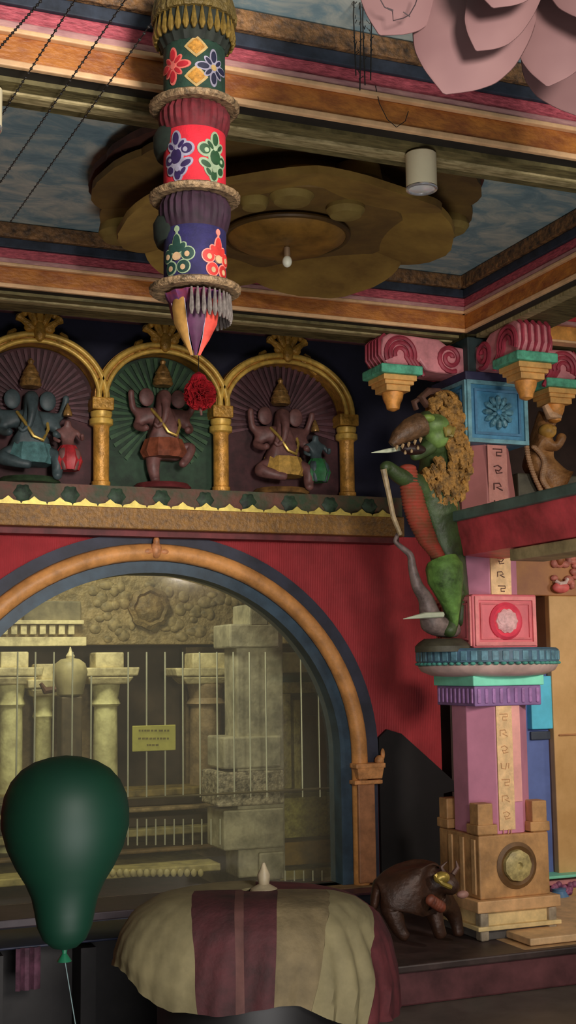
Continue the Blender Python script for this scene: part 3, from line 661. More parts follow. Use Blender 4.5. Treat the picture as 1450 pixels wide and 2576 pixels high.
# small elephant beneath
el=mat('elephant_grey','584c48',.5,0,.35,16)
nd={'b':(Q(1110,1600,-.02),36*s_),'b2':(Q(1140,1570,.02),30*s_),'h':(Q(1085,1560,-.05),30*s_),'n':(Q(1072,1505,-.07),19*s_),'t1':(Q(1050,1475,-.09),15*s_),'t2':(Q(1038,1430,-.09),11*s_),'t3':(Q(1034,1395,-.09),9*s_),'t4':(Q(1012,1378,-.09),7*s_),'t5':(Q(993,1362,-.09),6*s_),'t6':(Q(1003,1340,-.09),5*s_)}
skin('small_elephant',nd,chain('b2','b','h','n','t1','t2','t3','t4','t5','t6'),el,ya)
MB().tube([Q(1115,1546,-.12),Q(1070,1548,-.13),Q(1015,1557,-.13)],[.015,.016,.002],8).build('elephant_tusk',mat('tusk_white','8a907c'),ya,smooth=True)
b=MB().lathe(Q(1115,1640,-.0),[(.15,0),(.15,.03),(.13,.05),(.10,.07)],20);b.build('base',mat('beast_base','2e2c22',.6,0,.3,12),ya,smooth=True)
# ================================================================ OCHRE BEAST RIGHT OF THE PILLAR
Y2=6.1
def Q2(px,py,dy=0): return tuple(atY(px,py,Y2+dy))
yb=thing('ochre_beast','ochre brown trunked beast statue rearing on the right of the pillar','statue',tuple(atY(1370,1250,Y2)))
och=mat('beast_ochre','70502e',.5,0,.4,14,.3,50,h2='4a3018')
nd={'hip':(Q2(1370,1215),52*s_),'bel':(Q2(1352,1160),44*s_),'che':(Q2(1352,1100),38*s_),'nek':(Q2(1368,1055),30*s_),'hd':(Q2(1388,1060,-.04),26*s_),
 'ta':(Q2(1390,1030,-.07),17*s_),'tb':(Q2(1378,1000,-.07),14*s_),'tc':(Q2(1388,965,-.06),12*s_),'td':(Q2(1404,945,-.06),9*s_),'te':(Q2(1418,952,-.06),6*s_),
 'sh':(Q2(1375,1110,-.08),22*s_),'el':(Q2(1400,1130,-.1),15*s_),'pw':(Q2(1412,1105,-.12),15*s_),'p2':(Q2(1418,1090,-.12),12*s_),'tl':(Q2(1410,1235,-.04),30*s_)}
skin('body',nd,chain('hip','bel','che','nek','hd','ta','tb','tc','td','te')+[('che','sh'),('sh','el'),('el','pw'),('pw','p2'),('hip','tl')],och,yb)
MB().tube([Q2(1372,1020,-.12),Q2(1384,1045,-.13),Q2(1412,1048,-.13)],[.02,.03,.012],8).build('pale_trunk_band',mat('trunk_cream','927458',.5,0,.3,14),yb,smooth=True)
b=MB().sphere(Q2(1378,1085,-.1),(24*s_,.05,20*s_));b.sphere(Q2(1392,1078,-.13),(10*s_,.02,8*s_));b.build('yellow_face',mat('face_yellow','80602a',.5,0,.3,14),yb,smooth=True)
b=MB()
for i in range(26):
    k=i/25;p=Vector(Q2(1345+45*k+12*math.sin(k*6),1125+110*k,-.1));b.sphere(p,(.02,.012,.014),8,6)
for i in range(22):
    k=i/21;p=Vector(Q2(1325+35*k*k,1100+130*k,-.085));b.sphere(p,(.018,.012,.012),8,6)
b.build('beaded_strap',mat('strap_tan','6e543c',.5,0,.3,14),yb,smooth=True)
MB().span(tuple(atY(1306,1262,6.05)),tuple(atY(1452,1215,6.3))).build('base',mat('beast_base','2e2c22'),yb,bevel=.01)
# ================================================================ SIDE SHRINE RIGHT OF PILLAR
SY=6.6
def Q3(px,py,Y=SY): return atY(px,py,Y)
ss=thing('side_shrine','side shrine with ochre frieze, cream pilaster and blue door panel right of the pillar','shrine',tuple(Q3(1400,2400)))
def rect(px0,py0,px1,py1,Y,d,m,name,par=ss,bev=.006):
    a=atY(px0,py1,Y);b_=atY(px1,py0,Y)
    return MB().span((a.x,Y,max(a.z,.192)),(b_.x,Y+d,b_.z)).build(name,m,par,bevel=bev)
rect(1285,1380,1640,1498,SY,.12,mat('shrine_ochre','78522c',.5,0,.3,5,h2='66402a'),'frieze_panel')
rect(1330,1640,1412,2420,SY+.02,.18,mat('shrine_blueback','42507c',.5,0,.15,3),'blue_panel')
rect(1250,1498,1412,1640,SY+.12,.02,mat('shrine_tan','7c5c44',.5,0,.3,5),'tan_panel')
rect(1340,1700,1398,1835,SY-.03,.1,mat('shrine_sky','3c88a4',.5,0,.15,4),'sky_blue_block')
rect(1338,1838,1412,1862,SY+.0,.06,mat('shrine_shadow','262c36',.5,0,.15,4),'slate_moulding')
crp=mat('pilaster_cream','94764e',.5,0,.2,4,h2='84663e')
rect(1412,1500,1520,2300,SY-.04,.16,crp,'cream_pilaster')
rect(1402,1500,1412,2290,SY+.0,.12,mat('pilaster_brown','5e4230',.5,0,.2,4),'brown_reveal')
rect(1408,1843,1520,1852,SY-.05,.02,mat('pilaster_line','7a5434',.5,0,.2,4),'pilaster_band')
b=MB().sphere(Q3(1387,1540,SY+.1),(.035,.03,.09));b.build('blue_oval_medallion',mat('medallion_blue','26485c',.4,0,.2,10),ss,smooth=True)
b=MB().tube([Q3(1374,1515,SY+.08),Q3(1371,1540,SY+.07),Q3(1378,1570,SY+.07),Q3(1388,1582,SY+.08)],.014,8);b.build('pale_crescent',mat('crescent_lilac','7a7088',.4,0,.2,10),ss,smooth=True)
b=MB().sphere(Q3(1384,1605,SY+.06),(.05,.04,.06));b.sphere(Q3(1378,1630,SY+.06),(.04,.03,.04));b.build('rose_bud_carving',mat('bud_pinkgrey','7a5a50',.5,0,.3,30,.4,50),ss,smooth=True)
# pink figure blooms in the frieze
b=MB();random.seed(5)
for i in range(16):
    px=1395+random.random()*60;py=1400+random.random()*80;b.sphere(Q3(px,py,SY-.01),(.02+random.random()*.02,.02,.015+random.random()*.015),10,8)
b.build('pink_relief',mat('relief_pink','885248',.5,0,.3,14),ss,smooth=True)
b=MB().sphere(Q3(1412,1478,SY-.03),(.06,.03,.035));b.build('coral_bloom',mat('bloom_coral','a04a48',.5,0,.2,14),ss,smooth=True)
b=MB().tube([Q3(1400,1462,SY-.03),Q3(1410,1468,SY-.05),Q3(1424,1466,SY-.05),Q3(1428,1456,SY-.04)],.012,8);b.build('white_petal',mat('petal_whitish','a08a84',.4,0,.2,10),ss,smooth=True)
b=MB().sphere(Q3(1408,1405,SY-.02),(.03,.03,.045));b.build('brown_knob',mat('knob_brown','6a3a22',.5,0,.2,10),ss,smooth=True)
rect(1374,2190,1640,2206,SY-.12,.2,mat('shrine_turq','5a9a84',.5,0,.1,5),'turquoise_ledge')
rect(1372,2206,1640,2218,SY-.1,.18,mat('shrine_rose','8c5c5c',.5,0,.2,5),'rose_ledge')
rect(1355,2218,1640,2420,SY-.02,.16,mat('shrine_pinkbase','94685a',.5,0,.3,6),'pink_base')
rect(1335,2340,1700,2362,5.56,.9,mat('shrine_creamstep','9c8260',.5,0,.2,6),'cream_step')
rect(1320,2362,1700,2392,5.52,.96,mat('shrine_creamstep2','8a7050',.5,0,.25,6),'lower_step')
b=MB();random.seed(9)
for i in range(14):
    b.sphere(Q3(1392+random.random()*60,2222+random.random()*30,SY-.1),(.022,.02,.02),10,8)
b.build('purple_blossoms',mat('blossom_purple','6a3c54',.5,0,.4,30),ss,smooth=True)
MB().lathe(Q3(1408,2285,SY-.12),[(.03,0),(.055,.03),(.06,.07),(.04,.1),(.045,.115)],18).build('blue_vase',mat('vase_blue','3c5a78',.4,0,.2,10),ss,smooth=True)
b=MB().sphere(Q3(1388,2300,SY-.14),(.05,.04,.05));b.sphere(Q3(1400,2318,SY-.15),(.045,.04,.04));b.build('cream_scroll_foot',mat('scrollfoot','9a8468',.5,0,.3,10),ss,smooth=True)
tag(MB().span((4.02,WY,0),(6.45,WY+.15,CEIL)).build('wall_right',mat('right_dark','241814',.8,0,.3,3)),kind='structure',label='dark brown wall behind the ochre beast',cat='wall')
# ================================================================ HANGING CLOTH BANNER
BY=3.3
bx=atY(490,400,BY).x
def bz(py): return atY(490,py,BY-.088).z
ban=thing('hanging_cloth_banner','three tiered round cloth hanging in green, red and blue with applique motifs','banner',(bx,BY,bz(740)))
RD=.0895
fr_gold=mat('fringe_olive','4a3c1a',.6,.1,.5,40,.5,90,h2='33290f')
def rim(pyc,m,name='gold_rim'):
    z=bz(pyc)
    b=MB().lathe((bx,BY,z),[(.088,.006),(.122,.010),(.131,.004),(.130,-.006),(.122,-.012),(.085,-.008)],64,fl=lambda a,j:1+.012*math.cos(36*a))
    return b.build(name,m,ban,smooth=True)
def frill(py0,py1,m,name,r0=.1,r1=.094):
    z1,z0=bz(py0),bz(py1)
    n_=96;prof=[(r0*.9,0),(r0,-.25),(r0*1.0,-.55),(r1,-.85),(RD,-1)]
    b=MB().lathe((bx,BY,z1),[(r,h*(z1-z0)) for r,h in prof],n_,fl=lambda a,j:1+(.035,.04,.035,.02,0)[j]*math.cos(26*a+.5*math.sin(5*a)))
    return b.build(name,m,ban,smooth=True)
def drum(py0,py1,m,name):
    z1,z0=bz(py0),bz(py1)
    return MB().lathe((bx,BY,z0),[(RD-.003,0),(RD,.004),(RD,z1-z0-.004),(RD-.003,z1-z0)],64).build(name,m,ban,smooth=True)
clothg=mat('cloth_green','10241a',.8,0,.25,30,.1,200);clothr=mat('cloth_scarlet','86101c',.8,0,.12,30,.1,200);clothb=mat('cloth_indigo','120e30',.8,0,.2,30,.1,200)
# top frill with gold tassels
MB().lathe((bx,BY,bz(95)),[(.09,0),(.106,.03),(.112,.07),(.105,.13),(.09,.15)],72,fl=lambda a,j:1+.03*math.cos(20*a)).build('dark_top_frill',mat('cloth_blackgreen','10140e',.8,0,.3,30),ban,smooth=True)
b=MB();
for i in range(30):
    a=2*PI*i/30;x=bx+.112*math.cos(a);y=BY+.112*math.sin(a);z=bz(22)
    b.tube([(x,y,z),(x,y,z-.018),(x,y,z-.05),(x,y,z-.066)],[.003,.006,.011,.004],7)
b.build('gold_tassels',mat('tassel_gold','544218',.5,.3,.3,60),ban,smooth=True)
MB().lathe((bx,BY,bz(22)),[(.122,0),(.125,.012),(.118,.05),(.10,.11),(.06,.16)],72,fl=lambda a,j:1+.02*math.cos(30*a)).build('gold_top_cap',fr_gold,ban,smooth=True)
dg=drum(90,236,clothg,'green_drum');rim(238,mat('rim_tan','5c4a34',.6,.15,.5,50,.4,90))
frill(244,312,mat('cloth_crimson','3c080e',.8,0,.3,30),'red_frill')
dr=drum(306,466,clothr,'red_drum');rim(470,mat('rim_tan','5c4a34'))
frill(476,560,mat('cloth_plum','180612',.8,0,.3,30),'plum_frill')
db=drum(552,702,clothb,'blue_drum');rim(706,mat('rim_tan','5c4a34'))
# side dark shoulder flaps
for py in (310,535):
    MB().lathe((bx-.022,BY+.03,bz(py+50)),[(.080,0),(.088,.02),(.09,.06),(.080,.08)],48).build('lining_flap',mat('cloth_lining','0a120c',.8,0,.3,30),ban,smooth=True)
# applique helper
camang=math.atan2(-BY,-bx)   # direction from axis toward viewer
def applique(par,shapes,m,name,lift):
    b=MB()
    for poly in shapes:
        c=(sum(p[0] for p in poly)/len(poly),sum(p[1] for p in poly)/len(poly));K=4;n_=len(poly)
        vs=[];r=RD+lift
        def W(u,z,rr): 
            a=camang+u/RD;return (bx+rr*math.cos(a),BY+rr*math.sin(a),z)
        vs.append(W(c[0],c[1],r))
        for k in range(1,K+1):
            for p in poly: vs.append(W(c[0]+(p[0]-c[0])*k/K,c[1]+(p[1]-c[1])*k/K,r))
        for p in poly: vs.append(W(p[0],p[1],RD-.002))
        fs=[(0,1+i,1+(i+1)%n_) for i in range(n_)]
        for k in range(K):
            for i in range(n_): fs.append((1+k*n_+i,1+(k+1)*n_+i,1+(k+1)*n_+(i+1)%n_,1+k*n_+(i+1)%n_))
        b.add(vs,fs)
    return b.build(name,m,par,smooth=False)
PXM=(bz(300)-bz(400))/100.0   # metres per pixel
def ell(cx,cz,a,b_,rot=0,n_=18,pt=0):
    out=[]
    for i in range(n_):
        t_=2*PI*i/n_;x=a*math.cos(t_)*(1-pt*abs(math.sin(t_))**2*0);z=b_*math.sin(t_)
        if pt: x*=(1-pt*max(0,math.sin(t_)))
        out.append((cx+x*math.cos(rot)-z*math.sin(rot),cz+x*math.sin(rot)+z*math.cos(rot)))
    return out
def px2(px,py):  # pixel on drum -> (arc u, z)
    d=(px-491)*PXM/RD;d=max(-.985,min(.985,d));return (math.asin(d)*RD,bz(py))
trimw=mat('trim_silver','64606c',.5,.1,.2,30);trimg=mat('trim_goldpale','7c663e',.5,.1,.2,30)
def flower(par,u,z,R,petm,trm,cem,nm,n8=8,su=1.0):
    A=[];B=[]
    for i in range(n8):
        a=2*PI*i/n8+PI/2;l=R if i%2==0 else R*.72
        A.append(ell(u+su*.58*l*math.cos(a),z+.58*l*math.sin(a),R*.24 if i%2==0 else R*.17,l*.48,a-PI/2))
        B.append(ell(u+su*.6*l*math.cos(a),z+.6*l*math.sin(a),R*.16 if i%2==0 else R*.10,l*.32,a-PI/2))
    applique(par,A+[ell(u,z,R*.3,R*.3)],trm,nm+'_outline',.0022);applique(par,B,petm,nm,.0036);applique(par,[ell(u,z,R*.17,R*.17)],cem,nm+'_centre',.0036)
# green drum: two gold diamonds, red flower, navy flower
D=[];D2=[]
u,z=px2(497,112)
def diamond(u,z,r,k=.55):
    o=[]
    for i in range(16):
        a=2*PI*i/16+PI/2;q=r*(1 if i%4==0 else (.74 if i%2==0 else .80));o.append((u+q*math.cos(a)*1.05,z+q*math.sin(a)))
    return o
for py in (115,190):
    u,z=px2(496,py);D.append(diamond(u,z,28*PXM));D2.append(diamond(u,z,20*PXM))
for q_ in (0,1): applique(dg,[D[q_]],trimg,'diamond_outline',.0022);applique(dg,[D2[q_]],mat('diamond_gold','855c22',.45,.3,.3,90),'gold_diamond',.0038)
cb=mat('motif_coral','8e443c',.6,0,.1,20)
u,z=px2(440,158);flower(dg,u,z,46*PXM,mat('motif_red','741018',.6,0,.2,30),cb,cb,'red_flower')
u,z=px2(545,162);flower(dg,u-.012,z,46*PXM,mat('motif_navy','0e0e20',.6,0,.2,30),trimw,trimg,'navy_flower')
# scroll leaf motifs on the red drum
def leafmotif(par,pxc,pyc,s,petm,trm,nm,mir=1,sc_=1.0):
    A=[];B=[];C=[]
    u0,z0=px2(pxc,pyc)
    k=PXM*sc_*1.12
    parts=[(0,42,9,17,0),(12,28,6,13,-.7),(-12,26,6,12,.7),(24,18,13,15,-1.2),(-18,-2,12,14,.9),(0,4,15,20,0),(22,-14,8,15,-1.1),(-14,-24,9,12,.6),(4,-36,9,15,.1),(16,-30,6,12,-.6)]
    for (dx,dz,a,b_,r) in parts:
        A.append(ell(u0+mir*dx*k,z0+dz*k,(a+3.4)*k,(b_+3.4)*k,r*mir));B.append(ell(u0+mir*dx*k*1.04,z0+dz*k*1.04,(a-1.8)*k,(b_-3)*k,r*mir))
    for dx,dz,r in ((22,16,5),(-16,-2,4),(2,22,4),(4,-26,5)): C.append(ell(u0+mir*dx*k,z0+dz*k,r*k,r*k*1.1))
    applique(par,A,trm,nm+'_outline',.0022);applique(par,B,petm,nm,.0036)
    for q_ in C: applique(par,[q_],trm,nm+'_bead',.0048)
leafmotif(dr,447,392,1,mat('motif_purple','180c2c',.6,0,.2,30),trimw,'purple_leaf_motif',1)
leafmotif(dr,540,392,1,mat('motif_green','102a14',.6,0,.2,30),mat('trim_celadon','5e6a54',.5,0,.2,20),'green_leaf_motif',-1)
# curl flowers on the blue drum
def curlflower(par,pxc,pyc,petm,trm,nm):
    A=[];B=[];C=[];u0,z0=px2(pxc,pyc);k=PXM
    for i in range(5):
        a=PI/2+2*PI*i/5
        if i==0: parts=[(0,30,10,24,0),(12,20,8,14,-.8),(-12,20,8,14,.8)]
        else: parts=[(30*math.cos(a),28*math.sin(a)-4,15,15,0)]
        for dx,dz,p,q,r in parts:
            A.append(ell(u0+dx*k,z0+dz*k,(p+3)*k,(q+3)*k,r));B.append(ell(u0+dx*k,z0+dz*k,p*k,q*k,r))
        if i: C.append(ell(u0+30*math.cos(a)*k*.95,z0+(28*math.sin(a)-6)*k,6*k,7*k))
    C.append(ell(u0,z0,11*k,10*k))
    A.append(ell(u0,z0+68*k,7*k,8*k));A.append(ell(u0,z0+56*k,3*k,9*k))
    applique(par,A,trm,nm+'_outline',.0022);applique(par,B,petm,nm,.0036);applique(par,C,mat('trim_sand','80684e',.5,0,.2,20),nm+'_bead',.0048)
curlflower(db,448,640,mat('motif_darkgreen','0e241e',.6,0,.2,30),mat('trim_celadon','5e6a54'),'green_curl_flower')
curlflower(db,546,644,mat('motif_scarlet','801c18',.6,0,.2,30),mat('trim_coralpale','92544a',.5,0,.2,20),'red_curl_flower')
# bottom tie flaps
tiec=[('tan_tie','64481f'),('plum_tie','2c0e24'),('coral_tie','842a20'),('grey_green_tie','3a4034'),('crimson_tie','5a1018'),('grey_tie','504844'),('navy_tie','1c1834'),('maroon_tie','40141a')]
for i in range(8):
    a=camang+(-.75+i*2*PI/8);nm,hx=tiec[i]
    rad=.066;c=Vector((bx+rad*math.cos(a),BY+rad*math.sin(a),bz(722)));tx=Vector((-math.sin(a),math.cos(a),0))
    tip=Vector((bx+.012*math.cos(a)+0,BY+.012*math.sin(a),bz(875 if i in (0,1,2) else 830)))
    rows=[]
    for t_,w_ in ((0,.016),(.25,.024),(.5,.024),(.75,.013),(1,.0012)):
        p=c.lerp(tip,t_);p=p+Vector((math.cos(a),math.sin(a),0))*.02*math.sin(PI*t_)
        rows.append([p+tx*w_*k+Vector((math.cos(a),math.sin(a),0))*(.006*(1-k*k)) for k in (-1,-.5,0,.5,1)])
    o=MB().sheet(rows,.004).build(nm,mat('fabric_'+nm,hx,.7,0,.2,30),ban,smooth=True)
    MB().tube([r[0] for r in rows],.0016,5).tube([r[-1] for r in rows],.0016,5).build('tie_piping',trimw,o,smooth=True)
b=MB()
for i in range(22):
    a=camang-.4+i*.17+.3;x=bx+.1*math.cos(a);y=BY+.1*math.sin(a);z=bz(722)
    b.tube([(x,y,z),(x,y,z-.02),(x,y,z-.06),(x,y,z-.078)],[.003,.005,.008,.003],7)
b.build('silver_tassels',mat('tassel_grey','46403c',.5,.2,.3,60),ban,smooth=True)
MB().lathe((bx,BY,bz(738)),[(.03,-.04),(.07,-.01),(.085,.02)],32,fl=lambda a,j:1+.05*math.cos(12*a)).build('bottom_frill',mat('cloth_mixed','4a1420',.8,0,.7,30,h2='1c1238'),ban,smooth=True)
MB().tube([(bx,BY,bz(10)+.0),(bx,BY,CEIL)],.004,6).build('hanging_cord',mat('cord_dark','14110e',.8),ban)
#%%PART4%%
# ================================================================ RED POMPOM
pc=atY(503,992,6.6)
pm=thing('red_pompom','fluffy red paper pompom hanging in front of the gilded column','pompom',tuple(pc))
b=MB();random.seed(21)
for i in range(170):
    z=1-2*(i+.5)/170;a=i*2.399963;rr=math.sqrt(1-z*z);d=Vector((rr*math.cos(a),rr*math.sin(a),z));R_=.088*(.92+random.random()*.16)
    u=d.cross(Vector((0,0,1)) if abs(d.z)<.9 else Vector((1,0,0))).normalized();v=d.cross(u)
    ang=random.random()*PI;q=u*math.cos(ang)+v*math.sin(ang);w_=d.cross(q)
    rows=[]
    for k in (0,.5,1):
        p=pc+d*R_*(.45+.55*k);rows.append([p+q*.024*s*(.6+.6*k)+w_*.008*math.sin(s*3+i)*k for s in (-1,-.33,.33,1)])
    b.sheet(rows,.002)
b.build('paper_tufts',mat('paper_red','7c0c14',.8,0,.25,40),pm)
b=MB();pt=atY(500,945,6.6)
for i in range(30):
    a=i*2.4;b.tube([pt+Vector((0,0,.02)),pt+Vector((.03*math.cos(a),.03*math.sin(a),-.005)),pt+Vector((.048*math.cos(a),.048*math.sin(a),-.03))],[.004,.01,.004],5)
b.build('upper_tuft',mat('paper_rose','8c1020',.8,0,.25,40),pm)
b=MB().tube([pt,Vector((pt.x,pt.y,CEIL))],.0025,5);b.build('string',mat('cord_dark','14110e'),pm)
MB().tube([pc+Vector((0,0,-.06)),pc+Vector((.01,0,-.12))],[.012,.006],6).build('paper_tail',mat('paper_grey','6a4a44',.8),pm)
# ================================================================ PINK LOTUS HANGING
LY=2.55
lo=thing('hanging_lotus','giant pale pink paper lotus hanging at the upper right','flower',tuple(atY(1420,-180,LY+.1)))
pk_=bpy.data.materials.new('lotus_pink');pk_.use_nodes=True
bb_=pk_.node_tree.nodes['Principled BSDF'];bb_.inputs['Roughness'].default_value=.75
nt=pk_.node_tree;nz=nt.nodes.new('ShaderNodeTexNoise');nz.inputs['Scale'].default_value=7;rp=nt.nodes.new('ShaderNodeValToRGB');rp.color_ramp.elements[0].color=rgb('725050',.95);rp.color_ramp.elements[1].color=rgb('7e5c5a',.95);rp.color_ramp.elements[0].position=.3;rp.color_ramp.elements[1].position=.7
tcn=nt.nodes.new('ShaderNodeTexCoord');nt.links.new(tcn.outputs['Object'],nz.inputs['Vector']);nt.links.new(nz.outputs['Fac'],rp.inputs[0]);nt.links.new(rp.outputs[0],bb_.inputs['Base Color'])
WP=[(0,.55),(.2,.8),(.4,.95),(.6,1),(.75,.93),(.86,.74),(.93,.47),(.975,.2),(1,.02)]
def petal(bpx,tpx,wpx,dep_b,dep_t,cup=.3,bow=.05,curl=.0):
    A=atY(bpx[0],bpx[1],dep_b);T=atY(tpx[0],tpx[1],dep_t);ax=(T-A);Ln=ax.length;axn=ax.normalized()
    toc=(EYE-(A+T)/2).normalized();side=axn.cross(toc).normalized();nr=side.cross(axn).normalized()
    W_=wpx/2/(f_/((A+T)/2-EYE).dot(Fv))
    rows=[];J=12
    for t_,w_ in WP+[]:
        row=[]
        for j in range(J+1):
            k=-1+2*j/J
            p=A+ax*t_+side*(W_*w_*k)+nr*(-cup*W_*w_*w_*(k*k)+bow*Ln*math.sin(PI*t_)-curl*t_*t_*Ln)
            row.append(p)
        rows.append(row)
    # finer lengthwise
    fine=[]
    for i in range(len(rows)-1):
        for q in (0,.5): fine.append([rows[i][j].lerp(rows[i+1][j],q) for j in range(J+1)])
    fine.append(rows[-1])
    o=MB().sheet(fine,.005).build('petal',pk_,lo,smooth=True)
    sb=o.modifiers.new('u','SUBSURF');sb.levels=1;sb.render_levels=1
    return o
#      base            tip        width depth
petal((1290,-190),(1118,237),300,LY+.02,LY-.02,.25,.12)          # big lower-left
petal((1350,-150),(1198,128),170,LY-.08,LY-.12,.22,.10)          # inner upper
petal((1440,-150),(1378,218),205,LY-.05,LY-.08,.25,.10)          # right
petal((1520,-140),(1495,305),390,LY+.06,LY+.02,.2,.08)           # lower right
petal((1520,-220),(1500,60),260,LY-.18,LY-.22,.25,.12)           # top right
petal((1130,-260),(955,88),230,LY+.05,LY+.0,.2,.06)              # far left
petal((1330,-230),(1240,20),200,LY-.16,LY-.2,.25,.12)
petal((1640,-150),(1690,240),260,LY,LY-.05,.25,.1)
petal((1180,-230),(1130,30),160,LY+.0,LY-.02,.25,.1)
MB().sphere(atY(1420,-190,LY+.1),(.16,.12,.10)).build('flower_core',pk_,lo,smooth=True)
MB().tube([atY(1420,-190,LY+.1),Vector((atY(1420,-190,LY+.1).x,LY+.1,CEIL))],.006,6).build('hanging_cord',mat('cord_dark','14110e'),lo)
b=MB()
pts=[(958,0),(968,18),(988,28),(990,52),(1015,46),(1030,38),(1045,12),(1052,-10)]
b.tube([atY(x,y,LY-.055) for x,y in pts],.0014,5);b.tube([atY(x,y,LY-.055) for x,y in ((975,20),(990,26))],.0014,5);b.tube([atY(x,y,LY-.055) for x,y in ((1015,30),(1032,42))],.0014,5)
b.build('wire_scribble',mat('wire_black','201618',.6),lo)
# ================================================================ CEILING MEDALLION
md=thing('ceiling_lotus_medallion','huge dull gold lotus medallion with layered petals hanging under the sky ceiling','ceiling ornament',tuple(atZ(715,590,3.6)))
mc=atZ(722,598,3.42);mc.z=0
def medpetal(a,r0,r1,w_,z0,z1,m,name='petal',cup=.02):
    rows=[];d=Vector((math.cos(a),math.sin(a),0));s=Vector((-math.sin(a),math.cos(a),0))
    for i in range(19):
        t_=i/18;k=(.6+.4*min(1,t_/.5)) if t_<.55 else math.sqrt(max(0.0,1-((t_-.55)/.452)**2))
        r=r0+(r1-r0)*t_;row=[]
        for j in range(17):
            q=-1+2*j/16;row.append(mc+d*r+s*(w_*k*q)+Vector((0,0,z0+(z1-z0)*t_**1.5+cup*(q*q)*k)))
        rows.append(row)
    return MB().sheet(rows,.03).build(name,m,md,smooth=True)
m1=mat('medallion_brown','54401c',.75,.0,.4,3.5,.15,10,h2='3a2a14');m2=mat('medallion_gold','6a5424',.75,.0,.35,3.5,.15,10,h2='4c3816');m3=mat('medallion_edge','3a2018',.75,.0,.3,6)
def angto(px,py,z): v=atZ(px,py,z)-mc;return math.atan2(v.y,v.x)
for i in range(9): medpetal(2*PI*i/9+.1,.30,.84,.38,3.645,3.62,m3,'outer_petal',.01)
a0=angto(1150,590,3.54)
for i in range(8): medpetal(a0+2*PI*i/8,.28,.84,.37,3.59,3.545,m1,'middle_petal',.015)
a0=angto(850,742,3.37)
lv=(atZ(850,742,3.37)-mc);lv.z=0;RL=min(lv.length,.92)
for i in range(6): medpetal(a0+2*PI*i/6,.15,RL if i in (0,) else .72,.38,3.50,3.37 if i==0 else 3.40,m2,'lower_petal',.02)
MB().lathe((mc.x,mc.y,3.40),[(.0,-.02),(.1,-.03),(.2,-.015),(.25,.015),(.26,.03),(.22,.06),(.2,.10)],48).build('centre_dish',mat('dish_ochre','5e4318',.5,.1,.3,8),md,smooth=True)
b=MB().tube([(mc.x+.262*math.cos(2*PI*i/48),mc.y+.262*math.sin(2*PI*i/48),3.425) for i in range(48)],.012,8,closed=True);b.build('dish_rim',mat('rim_dark','33240e',.5,.1,.3,8),md,smooth=True)
for px,py,r_,z_ in ((735,505,.09,3.43),(870,540,.08,3.415),(1040,560,.12,3.47),(1130,580,.09,3.50),(900,470,.1,3.47),(640,520,.06,3.42),(310,600,.11,3.49)):
    v=atZ(px,py,z_);MB().lathe((v.x,v.y,z_-.012),[(r_*.2,0),(r_*.8,.006),(r_,.03),(r_*.9,.09)],24).build('rounded_lobe',mat('lobe_olive','64562a',.8,0,.4,5,.2,14,h2='4e3e1a'),md,smooth=True)
MB().lathe((mc.x,mc.y,3.45),[(.5,0),(.52,.03),(.5,.15),(.4,.245)],48).build('hub_drum',m1,md,smooth=True)
lb=thing('light_bulb','small white bulb under the golden medallion centre','bulb',(mc.x,mc.y,3.36))
MB().sphere((mc.x,mc.y,3.315),(.021,.021,.026)).build('glass_envelope',mat('bulb_white','b8a890',.2,0,.05,5),lb,smooth=True)
MB().lathe((mc.x,mc.y,3.335),[(.013,0),(.014,.02),(.012,.042)],16).build('socket',mat('socket_grey','6e5c48',.4,.4,.1,5),lb,smooth=True)
# ================================================================ DOWNLIGHTS
def downlight(px,label):
    p=atZ(px,372+ (px-1060)*.167*.0,SOF-.02)
    if px<500: p=atZ(px,203,SOF-.02)
    t=thing('ceiling_downlight',label,'lamp',(p.x,p.y+.055,SOF-.02),group='white cylindrical downlights on the near beam')
    c=(p.x,p.y+.055,SOF-.02)
    MB().lathe((c[0],c[1],c[2]-.125),[(.050,0),(.054,.004),(.054,.121),(.050,.125)],40).build('housing',mat('lamp_white','a8967c',.4,0,.05,5),t,smooth=True)
    MB().tube([(c[0]+.05*math.cos(2*PI*i/40),c[1]+.05*math.sin(2*PI*i/40),c[2]-.127) for i in range(40)],.006,8,closed=True).build('bezel',mat('bezel_steel','b0aca8',.2,.8,.05,5,g=3),t,smooth=True)
    MB().lathe((c[0],c[1],c[2]-.13),[(.001,-.004),(.03,-.002),(.046,.004)],32).build('lens',mat('lens_grey','9a9a98',.15,.2,.05,5),t,smooth=True)
downlight(1078,'white cylindrical downlight on the near beam in front of the golden medallion')
downlight(-32,'white cylindrical downlight cut off at the left edge of the picture')
# ================================================================ STRINGS
wm=mat('wire_dark','12100e',.6)
def wire(p,q,lab,sag=.02,r=.0018,knots=0):
    pts=[]
    for i in range(17):
        t_=i/16;v=p.lerp(q,t_);v.z-=sag*math.sin(PI*t_);pts.append(v)
    b=MB().tube(pts,r,5)
    if knots:
        for i in range(knots):
            t_=(i+.5)/knots;v=p.lerp(q,t_);v.z-=sag*math.sin(PI*t_);b.sphere(v,(.005,.005,.004),6,4)
    tag(b.build('stretched_string',wm),lab,'string','dark strings stretched under the ceiling')
zw=3.36
SL='dark knotted string stretched under the sky ceiling at left, '
for (a,c,l) in (((105,0),(-160,300),'nearest the picture corner'),((195,-10),(-95,445),'second from the corner'),((322,-10),(0,460),'third from the corner'),((380,60),(25,560),'closest to the banner')):
    p=atZ(a[0],a[1],zw);q=atZ(c[0],c[1],zw);wire(p,q,SL+l,.0,.0018,44)
